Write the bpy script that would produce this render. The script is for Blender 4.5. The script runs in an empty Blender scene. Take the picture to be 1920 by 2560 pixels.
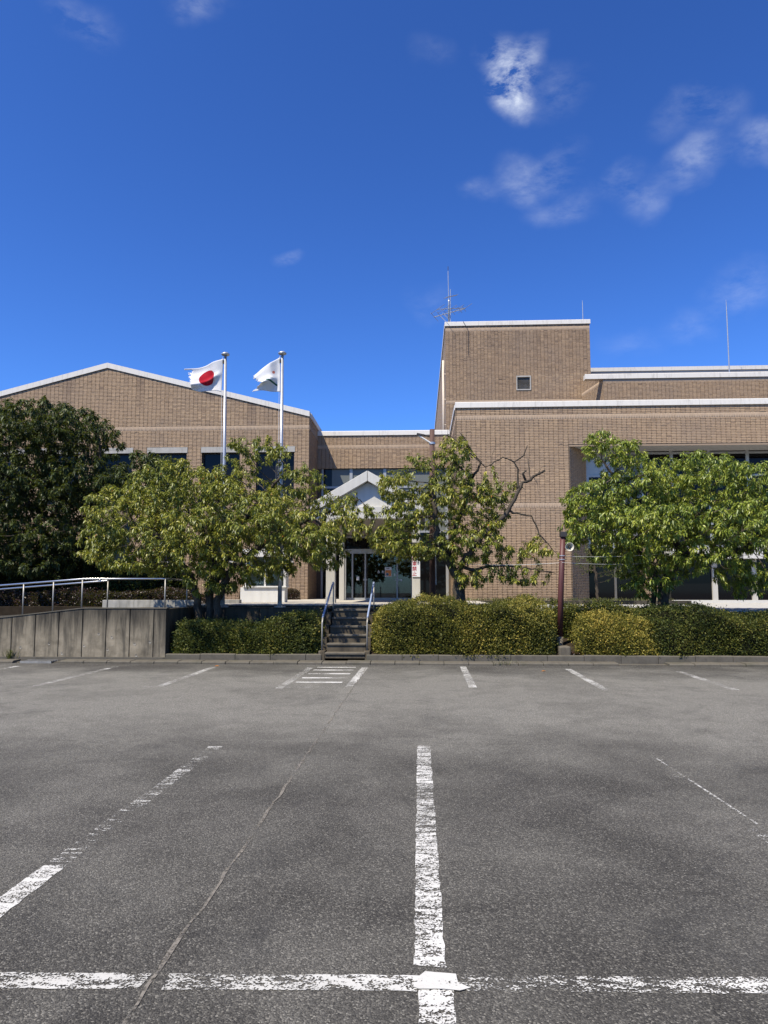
import bpy, math, random
import numpy as np
from mathutils import Vector
R = math.radians
scene = bpy.context.scene
col = scene.collection

# ------------------------------------------------------------------ camera
cam = bpy.data.cameras.new('camera')
cam.lens = 24.975; cam.sensor_width = 36.0; cam.sensor_fit = 'AUTO'
cam.shift_y = 0.01422; cam.clip_start = 0.1; cam.clip_end = 3000
camo = bpy.data.objects.new('camera', cam); col.objects.link(camo)
camo.location = (0, 0, 1.8)
camo.rotation_euler = (R(95.2), 0, R(2.82))
scene.camera = camo
# ------------------------------------------------------------------ light
SUN_EL, SUN_AZ = R(57), R(41)          # azimuth: left of straight behind the camera
sdir = Vector((-math.sin(SUN_AZ)*math.cos(SUN_EL), -math.cos(SUN_AZ)*math.cos(SUN_EL), math.sin(SUN_EL)))
sl = bpy.data.lights.new('sun', 'SUN'); sl.energy = 5.0; sl.angle = R(0.53); sl.color = (1.0, 0.91, 0.745)
so = bpy.data.objects.new('sun', sl); col.objects.link(so)
so.rotation_euler = sdir.to_track_quat('Z', 'Y').to_euler(); so.location = (-20, -20, 40)
scene.view_settings.view_transform = 'Standard'; scene.view_settings.look = 'None'
scene.view_settings.exposure = 0.75; scene.view_settings.gamma = 1.0
scene.view_settings.use_curve_mapping = False
SKY_STRENGTH = 0.071
world = bpy.data.worlds.new('World'); scene.world = world; world.use_nodes = True
wn = world.node_tree.nodes; wl = world.node_tree.links; wn.clear()
def W(t, **k):
    n = wn.new(t)
    for a, b in k.items(): setattr(n, a, b)
    return n
sky = W('ShaderNodeTexSky', sky_type='NISHITA', sun_disc=False)
sky.sun_elevation = SUN_EL; sky.sun_rotation = math.atan2(sdir.x, sdir.y)
sky.altitude = 300; sky.air_density = 1.0; sky.dust_density = 0.6; sky.ozone_density = 3.0
hsv = W('ShaderNodeMix', data_type='RGBA', blend_type='MULTIPLY'); hsv.inputs[0].default_value = 1.0
hsv.inputs[7].default_value = (0.40, 0.635, 0.985, 1)
gam = W('ShaderNodeGamma'); gam.inputs[1].default_value = 1.36; wl.new(sky.outputs[0], gam.inputs[0]); wl.new(gam.outputs[0], hsv.inputs[6])
tc = W('ShaderNodeTexCoord')
# wispy clouds: noise over the sky directions, gathered in patches
n1 = W('ShaderNodeTexNoise'); n1.inputs['Scale'].default_value = 21.0; n1.inputs['Detail'].default_value = 8; n1.inputs['Roughness'].default_value = 0.64; n1.inputs['Distortion'].default_value = 0.18
mp = W('ShaderNodeMapping'); mp.inputs['Rotation'].default_value = (0, R(25), 0); mp.inputs['Scale'].default_value = (.62, 1, 1.35)
wl.new(tc.outputs['Generated'], mp.inputs[0]); wl.new(mp.outputs[0], n1.inputs[0])
nd = W('ShaderNodeTexNoise'); nd.inputs['Scale'].default_value = 9.0; nd.inputs['Detail'].default_value = 4
wl.new(tc.outputs['Generated'], nd.inputs[0])
ndm = W('ShaderNodeVectorMath', operation='MULTIPLY_ADD'); ndm.inputs[1].default_value = (0.09, 0.05, 0.09); ndm.inputs[2].default_value = (-0.045, -0.025, -0.045)
wl.new(nd.outputs['Color'], ndm.inputs[0])
wdir = W('ShaderNodeVectorMath', operation='ADD'); wl.new(tc.outputs['Generated'], wdir.inputs[0]); wl.new(ndm.outputs[0], wdir.inputs[1])
patches = [(.111,.789,.605,.060,2.6),(.122,.800,.588,.046,2.0),(.166,.794,.584,.05,.55),(.023,.783,.621,.045,.35),(.123,.846,.519,.062,.95),
 (.174,.833,.525,.05,.75),(.069,.858,.509,.035,.6),(.197,.853,.484,.06,.75),(.154,.862,.483,.045,.45),(.258,.828,.498,.045,.6),(.329,.802,.50,.055,1.2),
 (.287,.832,.475,.045,.7),(.301,.784,.543,.05,.45),(.341,.772,.537,.05,.6),(.385,.771,.507,.045,1.0),(-.363,.698,.617,.05,.8),(-.246,.725,.643,.05,.9),
 (-.217,.735,.643,.03,.6),(-.167,.889,.427,.028,.8),(.388,.848,.36,.06,.6),(.008,.921,.388,.05,.28),(.267,.911,.314,.06,.3),(.338,.88,.333,.06,.45),
 (-.6,.5,.62,.12,.8),(-.75,.3,.58,.1,.7),(.7,.5,.5,.12,.9),(.8,.1,.58,.14,.8),(.5,-.4,.76,.12,.9),(-.3,-.6,.74,.1,.5),(.2,-.8,.56,.14,.8),(.1,.3,.95,.1,.5),(-.8,-.3,.5,.14,.7)]
flat = W('ShaderNodeVectorMath', operation='MULTIPLY'); flat.inputs[1].default_value = (1,1,1.55); wl.new(wdir.outputs[0], flat.inputs[0])
acc = None
for k_, (x, y, z, r, s) in enumerate(patches):
    if k_ > 1: r *= .88; s *= .42; z *= 1.55
    else: r *= .80; s *= .72
    d = W('ShaderNodeVectorMath', operation='DISTANCE'); d.inputs[1].default_value = (x, y, z); wl.new((flat if k_ > 1 else wdir).outputs[0], d.inputs[0])
    m = W('ShaderNodeMapRange', interpolation_type='SMOOTHSTEP'); m.inputs[1].default_value = r; m.inputs[2].default_value = 0.0
    m.inputs[3].default_value = 0; m.inputs[4].default_value = s; wl.new(d.outputs['Value'], m.inputs[0])
    if acc is None: acc = m.outputs[0]
    else:
        a = W('ShaderNodeMath', operation='ADD'); wl.new(acc, a.inputs[0]); wl.new(m.outputs[0], a.inputs[1]); acc = a.outputs[0]
nr = W('ShaderNodeMapRange'); nr.inputs[1].default_value = 0.38; nr.inputs[2].default_value = 0.70; wl.new(n1.outputs[0], nr.inputs[0])
cm = W('ShaderNodeMath', operation='MULTIPLY'); wl.new(acc, cm.inputs[0]); wl.new(nr.outputs[0], cm.inputs[1])
cl = W('ShaderNodeMath', operation='MULTIPLY', use_clamp=True); cl.inputs[1].default_value = 0.62; wl.new(cm.outputs[0], cl.inputs[0])
mixc = W('ShaderNodeMix', data_type='RGBA'); mixc.inputs[7].default_value = (8.6, 9.2, 10.0, 1)
wl.new(cl.outputs[0], mixc.inputs[0]); wl.new(hsv.outputs[2], mixc.inputs[6])
bg = W('ShaderNodeBackground'); bg.inputs[1].default_value = SKY_STRENGTH
wo = W('ShaderNodeOutputWorld'); wl.new(mixc.outputs[2], bg.inputs[0]); wl.new(bg.outputs[0], wo.inputs[0])

rng = np.random.default_rng(11); random.seed(11)

# ------------------------------------------------------------------ materials
class Mat:
    def __init__(s, name):
        s.m = bpy.data.materials.new(name); s.m.use_nodes = True
        s.n = s.m.node_tree.nodes; s.l = s.m.node_tree.links
        s.b = s.n['Principled BSDF']; s.out = s.n['Material Output']
    def N(s, t, **k):
        n = s.n.new(t)
        for a, b in k.items(): setattr(n, a, b)
        return n
    def L(s, a, b): s.l.new(a, b)
    def coord(s, scale=(1,1,1), kind='Object'):
        t = s.N('ShaderNodeTexCoord'); m = s.N('ShaderNodeMapping'); m.inputs['Scale'].default_value = scale
        if kind == 'World':
            g = s.N('ShaderNodeNewGeometry'); s.L(g.outputs['Position'], m.inputs[0])
        else: s.L(t.outputs[kind], m.inputs[0])
        return m.outputs[0]
    def noise(s, vec, scale, detail=4, rough=.55, dist=0):
        n = s.N('ShaderNodeTexNoise'); n.inputs['Scale'].default_value = scale; n.inputs['Detail'].default_value = detail
        n.inputs['Roughness'].default_value = rough; n.inputs['Distortion'].default_value = dist
        if vec is not None: s.L(vec, n.inputs[0])
        return n.outputs[0]
    def voro(s, vec, scale, feature='F1', out=0):
        n = s.N('ShaderNodeTexVoronoi', feature=feature); n.inputs['Scale'].default_value = scale; s.L(vec, n.inputs[0]); return n.outputs[out]
    def rng(s, v, a, b, c=0., d=1., smooth=False):
        n = s.N('ShaderNodeMapRange');
        if smooth: n.interpolation_type = 'SMOOTHSTEP'
        for i, q in enumerate((a, b, c, d)): n.inputs[i+1].default_value = q
        s.L(v, n.inputs[0]); return n.outputs[0]
    def ramp(s, v, stops):
        n = s.N('ShaderNodeValToRGB'); e = n.color_ramp.elements
        while len(e) < len(stops): e.new(.5)
        for i, (p, c) in enumerate(stops): e[i].position = p; e[i].color = (*c, 1)
        s.L(v, n.inputs[0]); return n.outputs[0]
    def mix(s, f, a, b, bt='MIX'):
        n = s.N('ShaderNodeMix', data_type='RGBA', blend_type=bt)
        for i, q in ((0, f), (6, a), (7, b)):
            if isinstance(q, (int, float)): n.inputs[i].default_value = q
            elif isinstance(q, tuple): n.inputs[i].default_value = (*q, 1)
            else: s.L(q, n.inputs[i])
        return n.outputs[2]
    def math(s, op, a, b=0., clamp=False):
        n = s.N('ShaderNodeMath', operation=op, use_clamp=clamp)
        for i, q in ((0, a), (1, b)):
            if isinstance(q, (int, float)): n.inputs[i].default_value = q
            else: s.L(q, n.inputs[i])
        return n.outputs[0]
    def attr(s, name):
        n = s.N('ShaderNodeAttribute', attribute_name=name); return n
    def bump(s, v, strength, dist=.01):
        n = s.N('ShaderNodeBump'); n.inputs['Strength'].default_value = strength; n.inputs['Distance'].default_value = dist
        s.L(v, n.inputs['Height']); s.L(n.outputs[0], s.b.inputs['Normal']); return n
    def base(s, c, rough=.6, spec=.4, metal=0., k=.735):
        if isinstance(c, tuple): s.b.inputs['Base Color'].default_value = (*[q*k for q in c], 1)
        else:
            c = s.mix(1., c, (k, k, k), 'MULTIPLY'); s.L(c, s.b.inputs['Base Color'])
        s.scaled = c
        if isinstance(rough, (int, float)): s.b.inputs['Roughness'].default_value = rough
        else: s.L(rough, s.b.inputs['Roughness'])
        s.b.inputs['Specular IOR Level'].default_value = spec; s.b.inputs['Metallic'].default_value = metal
        return s.m
M = {}
def painted(name, c, rough=.5, dirt=.25, spec=.4, metal=0., sc=6., streak=False):
    a = Mat(name); v = a.coord((1, 1, .12) if streak else (1, 1, 1), 'World')
    n = a.noise(v, sc, 5, .6); n2 = a.noise(v, sc*6, 3)
    d = tuple(q*(1-dirt*1.3) for q in c)
    k = a.rng(n, .38, .72); k2 = a.math('MULTIPLY', k, a.rng(n2, .2, .8, .5, 1.))
    M[name] = a.base(a.mix(k2, c, d), rough, spec, metal); a.bump(n2, .12, .004)
    return M[name]
# asphalt
a = Mat('asphalt'); v = a.coord((1,1,1), 'World')
ag = a.N('ShaderNodeTexVoronoi'); ag.inputs['Scale'].default_value = 120; a.L(v, ag.inputs[0])
ag2 = a.N('ShaderNodeTexVoronoi'); ag2.inputs['Scale'].default_value = 62; a.L(v, ag2.inputs[0])
sp = a.N('ShaderNodeSeparateColor'); a.L(ag.outputs['Color'], sp.inputs[0])
sp2 = a.N('ShaderNodeSeparateColor'); a.L(ag2.outputs['Color'], sp2.inputs[0])
fine = a.ramp(sp.outputs[0], [(0., (.033,.0312,.028)), (.55, (.063,.0595,.0535)), (.86, (.096,.091,.080)), (.97, (.18,.171,.148))])
stone = a.math('MULTIPLY', a.rng(sp2.outputs[1], .93, .94), a.rng(ag2.outputs[0], .42, .36))
c1 = a.mix(stone, fine, (.23,.22,.195))
big = a.noise(v, .55, 6, .6, .4); mid = a.noise(v, 2.6, 5, .6)
sx = a.N('ShaderNodeSeparateXYZ'); a.L(v, sx.inputs[0])
wv = a.math('ADD', sx.outputs[1], a.rng(a.noise(v, .35, 3), 0, 1, -2.2, 2.2))
lane = a.math('MULTIPLY', a.rng(wv, 6.6, 10.8, 0, 1, True), a.rng(wv, 17.4, 14.5, 0, 1, True))
wear = a.math('ADD', a.math('MULTIPLY', lane, .85), a.rng(big, .40, .70, 0, .62))
wear = a.math('MULTIPLY', wear, a.rng(mid, .2, .75, .55, 1.15), True)
worn = a.ramp(sp.outputs[0], [(0., (.118,.113,.100)), (.55, (.200,.192,.170)), (.9, (.275,.264,.232)), (.98, (.38,.365,.32))])
c2 = a.mix(wear, c1, worn)
c3 = a.mix(a.rng(a.noise(v, .8, 4, .6, 1.),   .56, .76, 0, .38), c2, (.030,.030,.031))
# sandy edge near the kerb gutter
c4 = a.mix(a.math('MULTIPLY', a.rng(wv, 17.6, 18.6, 0, .55, True), a.rng(mid, .3, .7)), c3, (.17,.15,.12))
a.base(c4, .88, .22)
hgt = a.math('ADD', a.math('MULTIPLY', ag.outputs[0], -1.), a.math('MULTIPLY', a.noise(v, 34, 4, .7), 1.1))
a.bump(hgt, .75, .009); M['asphalt'] = a.m
# worn paint
def paint_mat(name, cover, seed):
    a = Mat(name); v = a.coord((1,1,1), 'World'); mo = a.N('ShaderNodeMapping'); mo.inputs['Location'].default_value = (seed*3.1, seed*7.7, 0); a.L(v, mo.inputs[0]); v = mo.outputs[0]
    st = a.N('ShaderNodeMapping'); st.inputs['Scale'].default_value = (2.2, 7.0, 1); a.L(v, st.inputs[0])
    vo = a.N('ShaderNodeTexVoronoi'); vo.inputs['Scale'].default_value = 125; a.L(v, vo.inputs[0]); sc = a.N('ShaderNodeSeparateColor'); a.L(vo.outputs['Color'], sc.inputs[0])
    g = a.noise(v, 60, 4, .7); b = a.noise(st.outputs[0], 2.4, 6, .7, .5); c = a.noise(v, 1.3, 3, .5)
    cov = a.math('ADD', a.math('MULTIPLY', a.math('SUBTRACT', b, .5), 2.6), a.math('ADD', a.math('MULTIPLY', a.math('SUBTRACT', c, .5), 1.3), cover))
    grain = a.math('ADD', a.math('MULTIPLY', sc.outputs[0], .62), a.rng(g, .25, .75, 0., .38))
    al = a.rng(a.math('SUBTRACT', cov, grain), -.03, .06, 0., .97)
    col_ = a.mix(a.rng(c, .35, .65), (.50,.495,.465), (.70,.695,.665)); col_ = a.mix(a.rng(g, .35, .75, 0, .35), col_, (.42,.41,.38))
    a.base(col_, .8, .15, k=.76); a.bump(g, .4, .004)
    t = a.N('ShaderNodeBsdfTransparent'); mx = a.N('ShaderNodeMixShader'); a.L(al, mx.inputs[0]); a.L(t.outputs[0], mx.inputs[1]); a.L(a.b.outputs[0], mx.inputs[2]); a.L(mx.outputs[0], a.out.inputs[0])
    M[name] = a.m
for nm, k in (('paint_fresh', .98), ('paint_strong', .64), ('paint_good', .50), ('paint_worn', .36), ('paint_faint', .18), ('paint_ghost', .04)): paint_mat(nm, k, len(M))
# seam sand
a = Mat('seam_sand'); v = a.coord((1,1,1), 'World'); g = a.noise(v, 30, 5, .7); g2 = a.noise(v, 3, 4)
al = a.rng(a.math('ADD', g, a.math('MULTIPLY', g2, .8)), .78, .98); a.base(a.mix(g, (.12,.11,.10), (.30,.275,.235)), .95, .1)
t = a.N('ShaderNodeBsdfTransparent'); mx = a.N('ShaderNodeMixShader'); a.L(al, mx.inputs[0]); a.L(t.outputs[0], mx.inputs[1]); a.L(a.b.outputs[0], mx.inputs[2]); a.L(mx.outputs[0], a.out.inputs[0]); M['seam_sand'] = a.m
a = Mat('seam_dark'); v = a.coord((1,1,1), 'World'); g = a.noise(v, 14, 5, .7); g2 = a.noise(v, 1.2, 4)
al = a.rng(a.math('ADD', g, g2), .98, 1.15); a.base((.035,.034,.032), .95, .1)
t = a.N('ShaderNodeBsdfTransparent'); mx = a.N('ShaderNodeMixShader'); a.L(al, mx.inputs[0]); a.L(t.outputs[0], mx.inputs[1]); a.L(a.b.outputs[0], mx.inputs[2]); a.L(mx.outputs[0], a.out.inputs[0]); M['seam_dark'] = a.m
# split-face brick, tint carried on the mesh
a = Mat('brick'); v = a.coord((1,1,1), 'World'); at = a.attr('tint'); f = at.outputs['Fac']
c = a.ramp(f, [(0., (.125,.092,.070)), (.16, (.235,.166,.118)), (.4, (.375,.264,.175)), (.62, (.462,.328,.213)), (.84, (.52,.372,.238)), (1., (.57,.415,.265))])
n = a.noise(v, 26, 4, .65); nb = a.noise(v, .5, 4, .6)
c = a.mix(a.rng(n, .3, .75, 0, .32), c, (.19,.145,.115)); c = a.mix(a.rng(nb, .45, .75, 0, .35), c, (.25,.205,.175))
a.base(c, .85, .2); a.bump(a.noise(v, 38, 3, .6), .5, .012); M['brick'] = a.m
a = Mat('soldier_brick'); v = a.coord((1,1,1), 'World'); at = a.attr('tint')
c = a.ramp(at.outputs['Fac'], [(0., (.34,.255,.18)), (.5, (.50,.375,.265)), (1., (.56,.43,.31))]); n = a.noise(v, 5, 4)
a.base(a.mix(a.rng(n, .4, .8, 0, .2), c, (.3,.23,.18)), .8, .2); M['soldier_brick'] = a.m
a = Mat('mortar'); v = a.coord((1,1,1), 'World'); n = a.noise(v, 9, 4); a.base(a.mix(n, (.095,.074,.054), (.15,.118,.088)), .95, .1); M['mortar'] = a.m
# far brick (side of the tower, too thin to tell bricks apart)
a = Mat('far_brick'); v = a.coord((1,1,1), 'World'); m_ = a.N('ShaderNodeMapping'); m_.inputs['Rotation'].default_value = (R(90), 0, R(90)); a.L(v, m_.inputs[0])
bt = a.N('ShaderNodeTexBrick'); bt.offset = 0; bt.inputs['Scale'].default_value = 1; bt.inputs['Brick Width'].default_value = .2156; bt.inputs['Row Height'].default_value = .0725; bt.inputs['Mortar Size'].default_value = .006
bt.inputs['Color1'].default_value = (.40,.29,.2,1); bt.inputs['Color2'].default_value = (.31,.23,.165,1); bt.inputs['Mortar'].default_value = (.08,.07,.06,1)
a.L(m_.outputs[0], bt.inputs[0]); a.base(bt.outputs[0], .85, .2); M['far_brick'] = a.m
# concrete
def concrete(name, lo, hi, stain=(.035,.034,.033), amount=.6, streak=True, moss=0., algae=None):
    a = Mat(name); v = a.coord((1,1,1), 'World'); vs = a.coord((1,1,.10), 'World')
    n = a.noise(v, 3.2, 7, .68); s = a.noise(vs, 5.5, 6, .65, .25); g = a.noise(v, 70, 3)
    c = a.mix(a.rng(n, .3, .72), lo, hi)
    if streak: c = a.mix(a.rng(s, .46, .68, 0, amount), c, stain)
    else: c = a.mix(a.rng(n, .52, .7, 0, amount), c, stain)
    if moss: c = a.mix(a.rng(a.noise(v, 1.7, 5), .5, .7, 0, moss), c, (.06,.065,.035))
    c = a.mix(a.rng(g, .3, .7, 0, .25), c, hi)
    if algae:
        sz = a.N('ShaderNodeSeparateXYZ'); a.L(v, sz.inputs[0]); k = a.math('ADD', sz.outputs[2], a.math('ADD', a.rng(s, .2, .8, -.55, .55), a.rng(n, .2, .8, -.25, .25)))
        c = a.mix(a.rng(k, algae[0], algae[1], 0, .88, True), c, (.040,.038,.034))
    a.base(c, .92, .04); a.bump(a.math('ADD', g, a.math('MULTIPLY', n, 1.5)), .35, .008); M[name] = a.m
concrete('old_concrete', (.13,.112,.083), (.40,.345,.255), amount=.85, algae=(.45,1.45))
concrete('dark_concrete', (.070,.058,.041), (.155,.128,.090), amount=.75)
concrete('kerb_concrete', (.085,.078,.065), (.19,.172,.14), amount=.65, streak=False, moss=.35)
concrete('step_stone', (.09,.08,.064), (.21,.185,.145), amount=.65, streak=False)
concrete('pale_concrete', (.42,.41,.385), (.55,.54,.51), stain=(.22,.215,.2), amount=.35)
concrete('lintel_concrete', (.40,.385,.35), (.52,.50,.46), stain=(.2,.19,.17), amount=.4)
concrete('whitewash', (.30,.295,.275), (.52,.51,.48), stain=(.09,.088,.08), amount=.8)
# terrace tile
a = Mat('terrace_tile'); v = a.coord((1,1,1), 'World'); bt = a.N('ShaderNodeTexBrick'); bt.offset = 0; bt.inputs['Scale'].default_value = 1
bt.inputs['Brick Width'].default_value = .3; bt.inputs['Row Height'].default_value = .3; bt.inputs['Mortar Size'].default_value = .006
bt.inputs['Color1'].default_value = (.58,.54,.47,1); bt.inputs['Color2'].default_value = (.50,.465,.40,1); bt.inputs['Mortar'].default_value = (.2,.185,.16,1); a.L(v, bt.inputs[0])
n = a.noise(v, 2.5, 5); a.base(a.mix(a.rng(n, .45, .75, 0, .45), bt.outputs[0], (.33,.30,.26)), .75, .3); M['terrace_tile'] = a.m
# coping: off-white sheet metal with weather streaks
a = Mat('coping_white'); v = a.coord((2.2,2.2,.35), 'World'); s = a.noise(v, 4, 6, .7); b = a.noise(a.coord((.5,.5,.3),'World'), 2, 4)
k = a.math('MULTIPLY', a.rng(s, .5, .72), a.rng(b, .4, .65, .15, .8)); a.base(a.mix(k, (.75,.72,.665), (.36,.345,.315)), .5, .25, k=.74); M['coping_white'] = a.m
painted('porch_panel', (.68,.66,.60), .5, .12, streak=True); painted('porch_column', (.58,.555,.49), .6, .12, streak=True)
painted('porch_soffit', (.30,.27,.235), .7, .15)
painted('window_frame', (.46,.47,.47), .4, .1, metal=.3); painted('bronze_frame', (.20,.185,.16), .4, .15, metal=.4)
painted('dark_frame', (.05,.05,.052), .4, .1); painted('soffit', (.50,.49,.47), .7, .1)
painted('galvanised', (.56,.575,.59), .38, .2, .5, .55, sc=9); painted('steel_post', (.40,.38,.34), .45, .25, .5, .3)
painted('bluegrip', (.30,.37,.52), .35, .15); painted('whiteplastic', (.78,.78,.76), .4, .08)
painted('rail_steel', (.70,.70,.69), .22, .1, .5, .9)
painted('noticeboard_white', (.74,.735,.71), .5, .12, streak=True); painted('board_interior', (.72,.76,.76), .6, .1)
painted('woodpole', (.115,.062,.048), .8, .5, sc=14, streak=True); painted('redpole', (.115,.036,.033), .55, .35, sc=10, streak=True)
painted('speaker_cream', (.62,.59,.49), .45, .2); painted('dark_metal', (.05,.045,.042), .5, .2)
painted('soil', (.04,.030,.020), .95, .4, .1); painted('roofing', (.22,.22,.215), .9, .2)  # soil darkened too, taking on the shade behind the ramp rail
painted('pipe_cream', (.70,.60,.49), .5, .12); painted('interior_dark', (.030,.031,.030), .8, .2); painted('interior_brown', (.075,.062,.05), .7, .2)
painted('steel_grate', (.30,.295,.28), .6, .3, .3, .1); painted('paper', (.80,.80,.79), .7, .04); painted('sign_white', (.84,.845,.86), .4, .05)
painted('sign_red', (.45,.035,.06), .5, .1); painted('sign_black', (.03,.03,.035), .5, .1); painted('poster_orange', (.78,.27,.07), .6, .05); painted('poster_blue', (.045,.12,.17), .6, .05)
painted('louvre', (.36,.35,.33), .5, .2)
a = Mat('window_glass'); a.base((.006,.006,.007), .04, .2); a.b.inputs['IOR'].default_value = 1.45; M['window_glass'] = a.m
a = Mat('grey_green_glass'); v = a.coord((1,1,1),'World'); n = a.noise(v, .8, 4); a.base(a.mix(n, (.15,.165,.155), (.185,.20,.185)), .25, .25); M['grey_green_glass'] = a.m  # panes with a slightly mottled grey-green base colour
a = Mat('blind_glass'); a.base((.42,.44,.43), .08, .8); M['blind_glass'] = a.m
a = Mat('clear_glass'); g = a.N('ShaderNodeBsdfGlossy'); g.inputs['Roughness'].default_value = .01; t = a.N('ShaderNodeBsdfTransparent'); t.inputs[0].default_value = (.80,.86,.84,1)
fr = a.N('ShaderNodeFresnel'); fr.inputs[0].default_value = 1.55; mx = a.N('ShaderNodeMixShader'); a.L(fr.outputs[0], mx.inputs[0]); a.L(t.outputs[0], mx.inputs[1]); a.L(g.outputs[0], mx.inputs[2]); a.L(mx.outputs[0], a.out.inputs[0]); M['clear_glass'] = a.m
# leaves / bark
def leaf_mat(name, stops, transl=.35, rough=.42, spec=.5):
    a = Mat(name); at = a.attr('tint'); c = a.ramp(at.outputs['Fac'], stops)
    a.base(c, rough, spec, k=1.0 if 'cherry' in name else .86); tr = a.N('ShaderNodeBsdfTranslucent'); c2 = a.mix(.5, a.scaled, (.22,.25,.02), 'MIX'); a.L(c2, tr.inputs[0])
    mx = a.N('ShaderNodeMixShader'); mx.inputs[0].default_value = transl; a.L(a.b.outputs[0], mx.inputs[1]); a.L(tr.outputs[0], mx.inputs[2]); a.L(mx.outputs[0], a.out.inputs[0]); M[name] = a.m
leaf_mat('cherry_leaf', [(0., (.052,.078,.015)), (.4, (.130,.158,.024)), (.75, (.245,.255,.036)), (.965, (.36,.325,.048)), (.985, (.42,.15,.03))], .32)
leaf_mat('cherry_leaf_fresh', [(0., (.050,.086,.016)), (.4, (.125,.176,.025)), (.75, (.235,.285,.038)), (1., (.36,.375,.055))], .32)
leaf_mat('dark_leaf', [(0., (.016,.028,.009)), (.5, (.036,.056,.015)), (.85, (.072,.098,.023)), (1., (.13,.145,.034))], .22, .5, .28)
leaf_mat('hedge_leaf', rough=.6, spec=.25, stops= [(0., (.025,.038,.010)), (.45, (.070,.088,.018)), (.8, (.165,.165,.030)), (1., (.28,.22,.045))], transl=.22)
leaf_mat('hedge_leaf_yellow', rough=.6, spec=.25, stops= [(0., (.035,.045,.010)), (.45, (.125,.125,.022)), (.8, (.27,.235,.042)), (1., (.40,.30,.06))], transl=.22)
leaf_mat('red_hedge_leaf', [(0., (.012,.008,.005)), (.5, (.032,.014,.009)), (1., (.07,.026,.016))], .2)  # leaf colours darkened to stand in for deep shade behind the ramp
leaf_mat('grass_blade', [(0., (.05,.08,.02)), (.6, (.11,.13,.04)), (1., (.24,.21,.09))], .3)
a = Mat('bark'); v = a.coord((1,1,.35), 'World'); n = a.noise(v, 22, 6, .7, .5); n2 = a.noise(a.coord((1,1,1),'World'), 5, 4)
a.base(a.mix(a.rng(n2, .45, .7, 0, .45), a.mix(a.rng(n, .3, .7), (.034,.027,.021), (.10,.082,.063)), (.15,.135,.108)), .9, .15); a.bump(n, .8, .02); M['bark'] = a.m
a = Mat('twig'); n = a.noise(a.coord((1,1,1),'World'), 12, 4); a.base(a.mix(n, (.055,.042,.033), (.16,.135,.108)), .9, .1); M['twig'] = a.m
painted('hedge_core', (.018,.019,.010), .95, .4, .05)

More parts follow.
